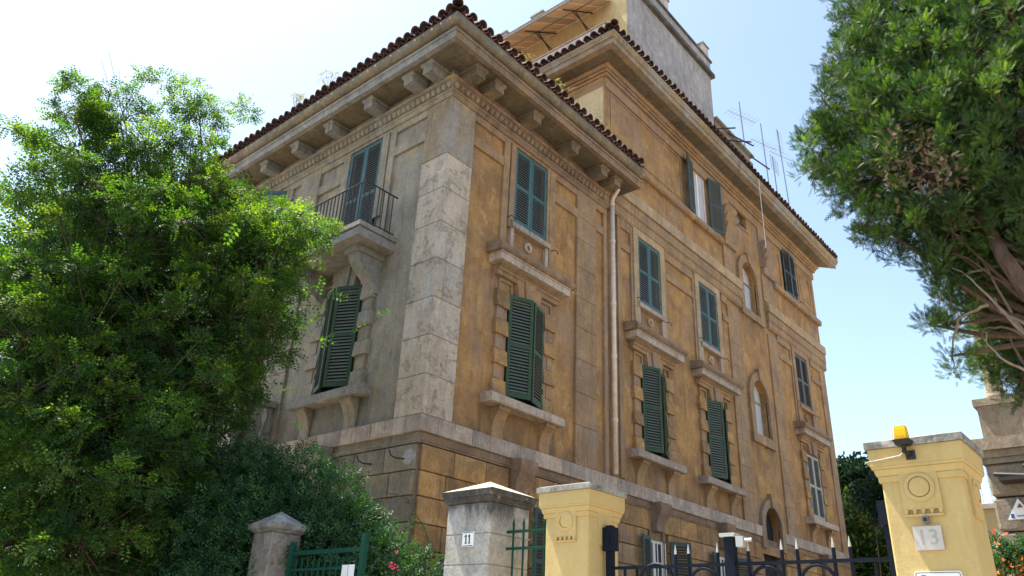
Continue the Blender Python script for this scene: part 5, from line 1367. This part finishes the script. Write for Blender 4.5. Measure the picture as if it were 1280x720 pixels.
leaves('crown', P2, rotmats(len(P2), .1), rng.uniform(.12, .2, len(P2)), *CYP, 'cyp', CY, rng.random(len(P2)) * .12, 'stuff')  # inner sprays tinted darkest; shade inside the crown put into their colour
P = np.concatenate([at(u, v, D) + rng.normal(size=(k, 3)) * [.16, .16, .12] for (u, v, D, k) in ((1130, 190, 8.3, 22), (1145, 205, 8.3, 22), (1165, 215, 8.3, 22), (1118, 180, 8.4, 12), (1175, 232, 8.3, 22))])
P = np.repeat(P, 3, 0) + rng.normal(size=(len(P) * 3, 3)) * .09
leaves('dry_sprays', P, rotmats(len(P), .1), rng.uniform(.05, .11, len(P)), *CYP, 'cypdry', CY, None, 'stuff')
b = B(); tb = np.array([1.2, -11.3, 0.]); top = at(1330, 60, 9.6)
tk = [tb, tb * .7 + top * .3, tb * .4 + top * .6, top]; b.tube(tk, [.34, .28, .2, .1], 12); obj('trunk', b, M['bark2'], CY)
def br(name, pts, r0, r1, mat, D=None, parent=CY):
    P = [np.array(at(*p)) for p in pts]; P = [P[0]] + P + [P[-1]]; S_ = []
    for i in range(1, len(P) - 2):
        for t in (0, .25, .5, .75):
            p0, p1, p2, p3 = P[i - 1:i + 3]
            S_.append(.5 * (2 * p1 + (p2 - p0) * t + (2 * p0 - 5 * p1 + 4 * p2 - p3) * t * t + (3 * p1 - p0 - 3 * p2 + p3) * t ** 3) + rng.normal(size=3) * .006)
    P = S_ + [P[-1]]; k = len(P); return obj(name, B().tube(P, [r0 + (r1 - r0) * i / (k - 1) for i in range(k)], 7), M[mat], parent)
br('limb', [(1345, 420, 9.0), (1290, 370, 9.0), (1255, 320, 9.0), (1235, 285, 9.1), (1200, 230, 9.1)], .11, .04, 'bark2')
br('limb', [(1330, 380, 9.4), (1285, 330, 9.4), (1262, 290, 9.4), (1250, 240, 9.2)], .09, .04, 'bark2')
for pts in ([(1340, 500, 9.0), (1285, 425, 8.9), (1245, 380, 8.9), (1215, 350, 8.9), (1190, 335, 9.0)], [(1320, 455, 8.9), (1270, 415, 8.9), (1235, 410, 8.9), (1226, 420, 8.9)], [(1330, 520, 9.0), (1290, 470, 9.0), (1258, 452, 8.9), (1235, 430, 8.9), (1232, 415, 8.9)],
            [(1330, 430, 9.1), (1280, 375, 9.1), (1240, 345, 9.1), (1200, 320, 9.1), (1170, 320, 9.1)], [(1310, 420, 9.), (1262, 395, 9.), (1250, 388, 9.), (1243, 372, 9.)], [(1300, 480, 9.), (1270, 440, 9.), (1262, 415, 9.)], [(1320, 350, 9.2), (1260, 320, 9.2), (1215, 300, 9.2), (1160, 300, 9.2)],
            [(1235, 380, 8.95), (1215, 390, 9.0), (1195, 400, 9.1), (1170, 405, 9.2)], [(1200, 395, 9.1), (1193, 420, 9.15), (1190, 455, 9.2)], [(1260, 330, 9.3), (1215, 340, 9.3), (1180, 360, 9.2), (1172, 400, 9.2)], [(1330, 470, 9.3), (1270, 400, 9.3), (1225, 320, 9.3), (1180, 270, 9.2)]):
    br('bare_branch', pts, .02, .005, 'drybark' if random.random() < .55 else 'bark2')
b = B()
for (u, v, D, r) in cl:
    c = at(u, v, D); s0 = at(1330, min(420, v + 120), D + .5); b.tube([s0, (s0 + c) / 2 + rng.normal(size=3) * .12, c], [.05, .03, .01], 5)
obj('twigs', b, M['bark2'], CY)

# ---- trees far behind the building
def fartree(label, cat, pts, mat, tm, smin, smax, dens, basepx):
    cl_ = [(tuple(float(q) for q in at(u, v, D)), r) for (u, v, D, r) in pts]; c0 = at(*basepx)
    return shrub('background_tree', label, cat, cl_, mat, tm, smin, smax, dens, (float(c0[0]), float(c0[1]), 0.), .45, 'trees behind the building')
fartree('dark evergreen tree rising behind the right end of the ochre building', 'tree', [(1063, 605, 40, .9), (1085, 610, 40, 1.0), (1105, 625, 40, 1.0), (1070, 640, 40, 1.5), (1110, 650, 40, 1.3), (1040, 640, 41, 2), (1090, 680, 40, 2)], 'dleaf', SPR, .5, .9, 330, (1085, 700, 40))
fartree('bright yellow green shrub in sun behind the navy gate', 'shrub', [(1078, 652, 36.5, 1.0), (1095, 672, 36.5, 1.2), (1075, 690, 36.5, 1.2), (1110, 700, 36.5, 1.3), (1085, 720, 36.5, 1.5), (1060, 720, 37, 1.5)], 'bleaf', SPR, .35, .7, 480, (1085, 720, 36.5))
fartree('purple leaved small tree close behind the right pillar', 'tree', [(1090, 625, 24, .35), (1104, 620, 24, .4), (1112, 640, 24, .35)], 'dleaf', SPR, .25, .45, 700, (1105, 700, 24))
# flower bushes right of the pillar
cl_ = [(tuple(float(q) for q in at(u, v, 11)), r) for u, v, r in ((1262, 700, .17), (1278, 690, .15), (1250, 708, .12), (1285, 705, .2), (1246, 675, .05), (1270, 725, .3))]
fb = shrub('flowering_shrub', 'dark shrub with orange blossoms beside the villa at lower right', 'shrub', cl_, 'hedge', SPR, .07, .13, 2600, (2.2, -9.0, 0.), .4)
P = np.array([at(u, v, 10.8) for u, v in ((1246, 672), (1262, 708), (1270, 705), (1266, 716), (1278, 698), (1250, 718), (1274, 712), (1240, 668))]); P = np.repeat(P, 8, 0) + rng.normal(size=(64, 3)) * .04
leaves('blossoms', P, rotmats(64), rng.uniform(.03, .055, 64), *template([quad(0, 0, 1, 0, .8)]), 'orangef', fb)
# overhead wires at left
for k, (p, q) in enumerate((((0, 330, 16), (22, 270, 20)), ((0, 345, 16), (45, 285, 20)))):
    a0, a1 = at(*p), at(*q); dd_ = a1 - a0
    o = obj('overhead_wire', B().tube([a0 - dd_ * 3, a0, a1, a1 + dd_ * 2], .012, 4), M['iron']); tag(o, 'thin overhead wire crossing the sky behind the feathery tree, %s of two' % ('left' if k == 0 else 'right'), 'wire')

scene.render.resolution_x = 1024; scene.render.resolution_y = 576
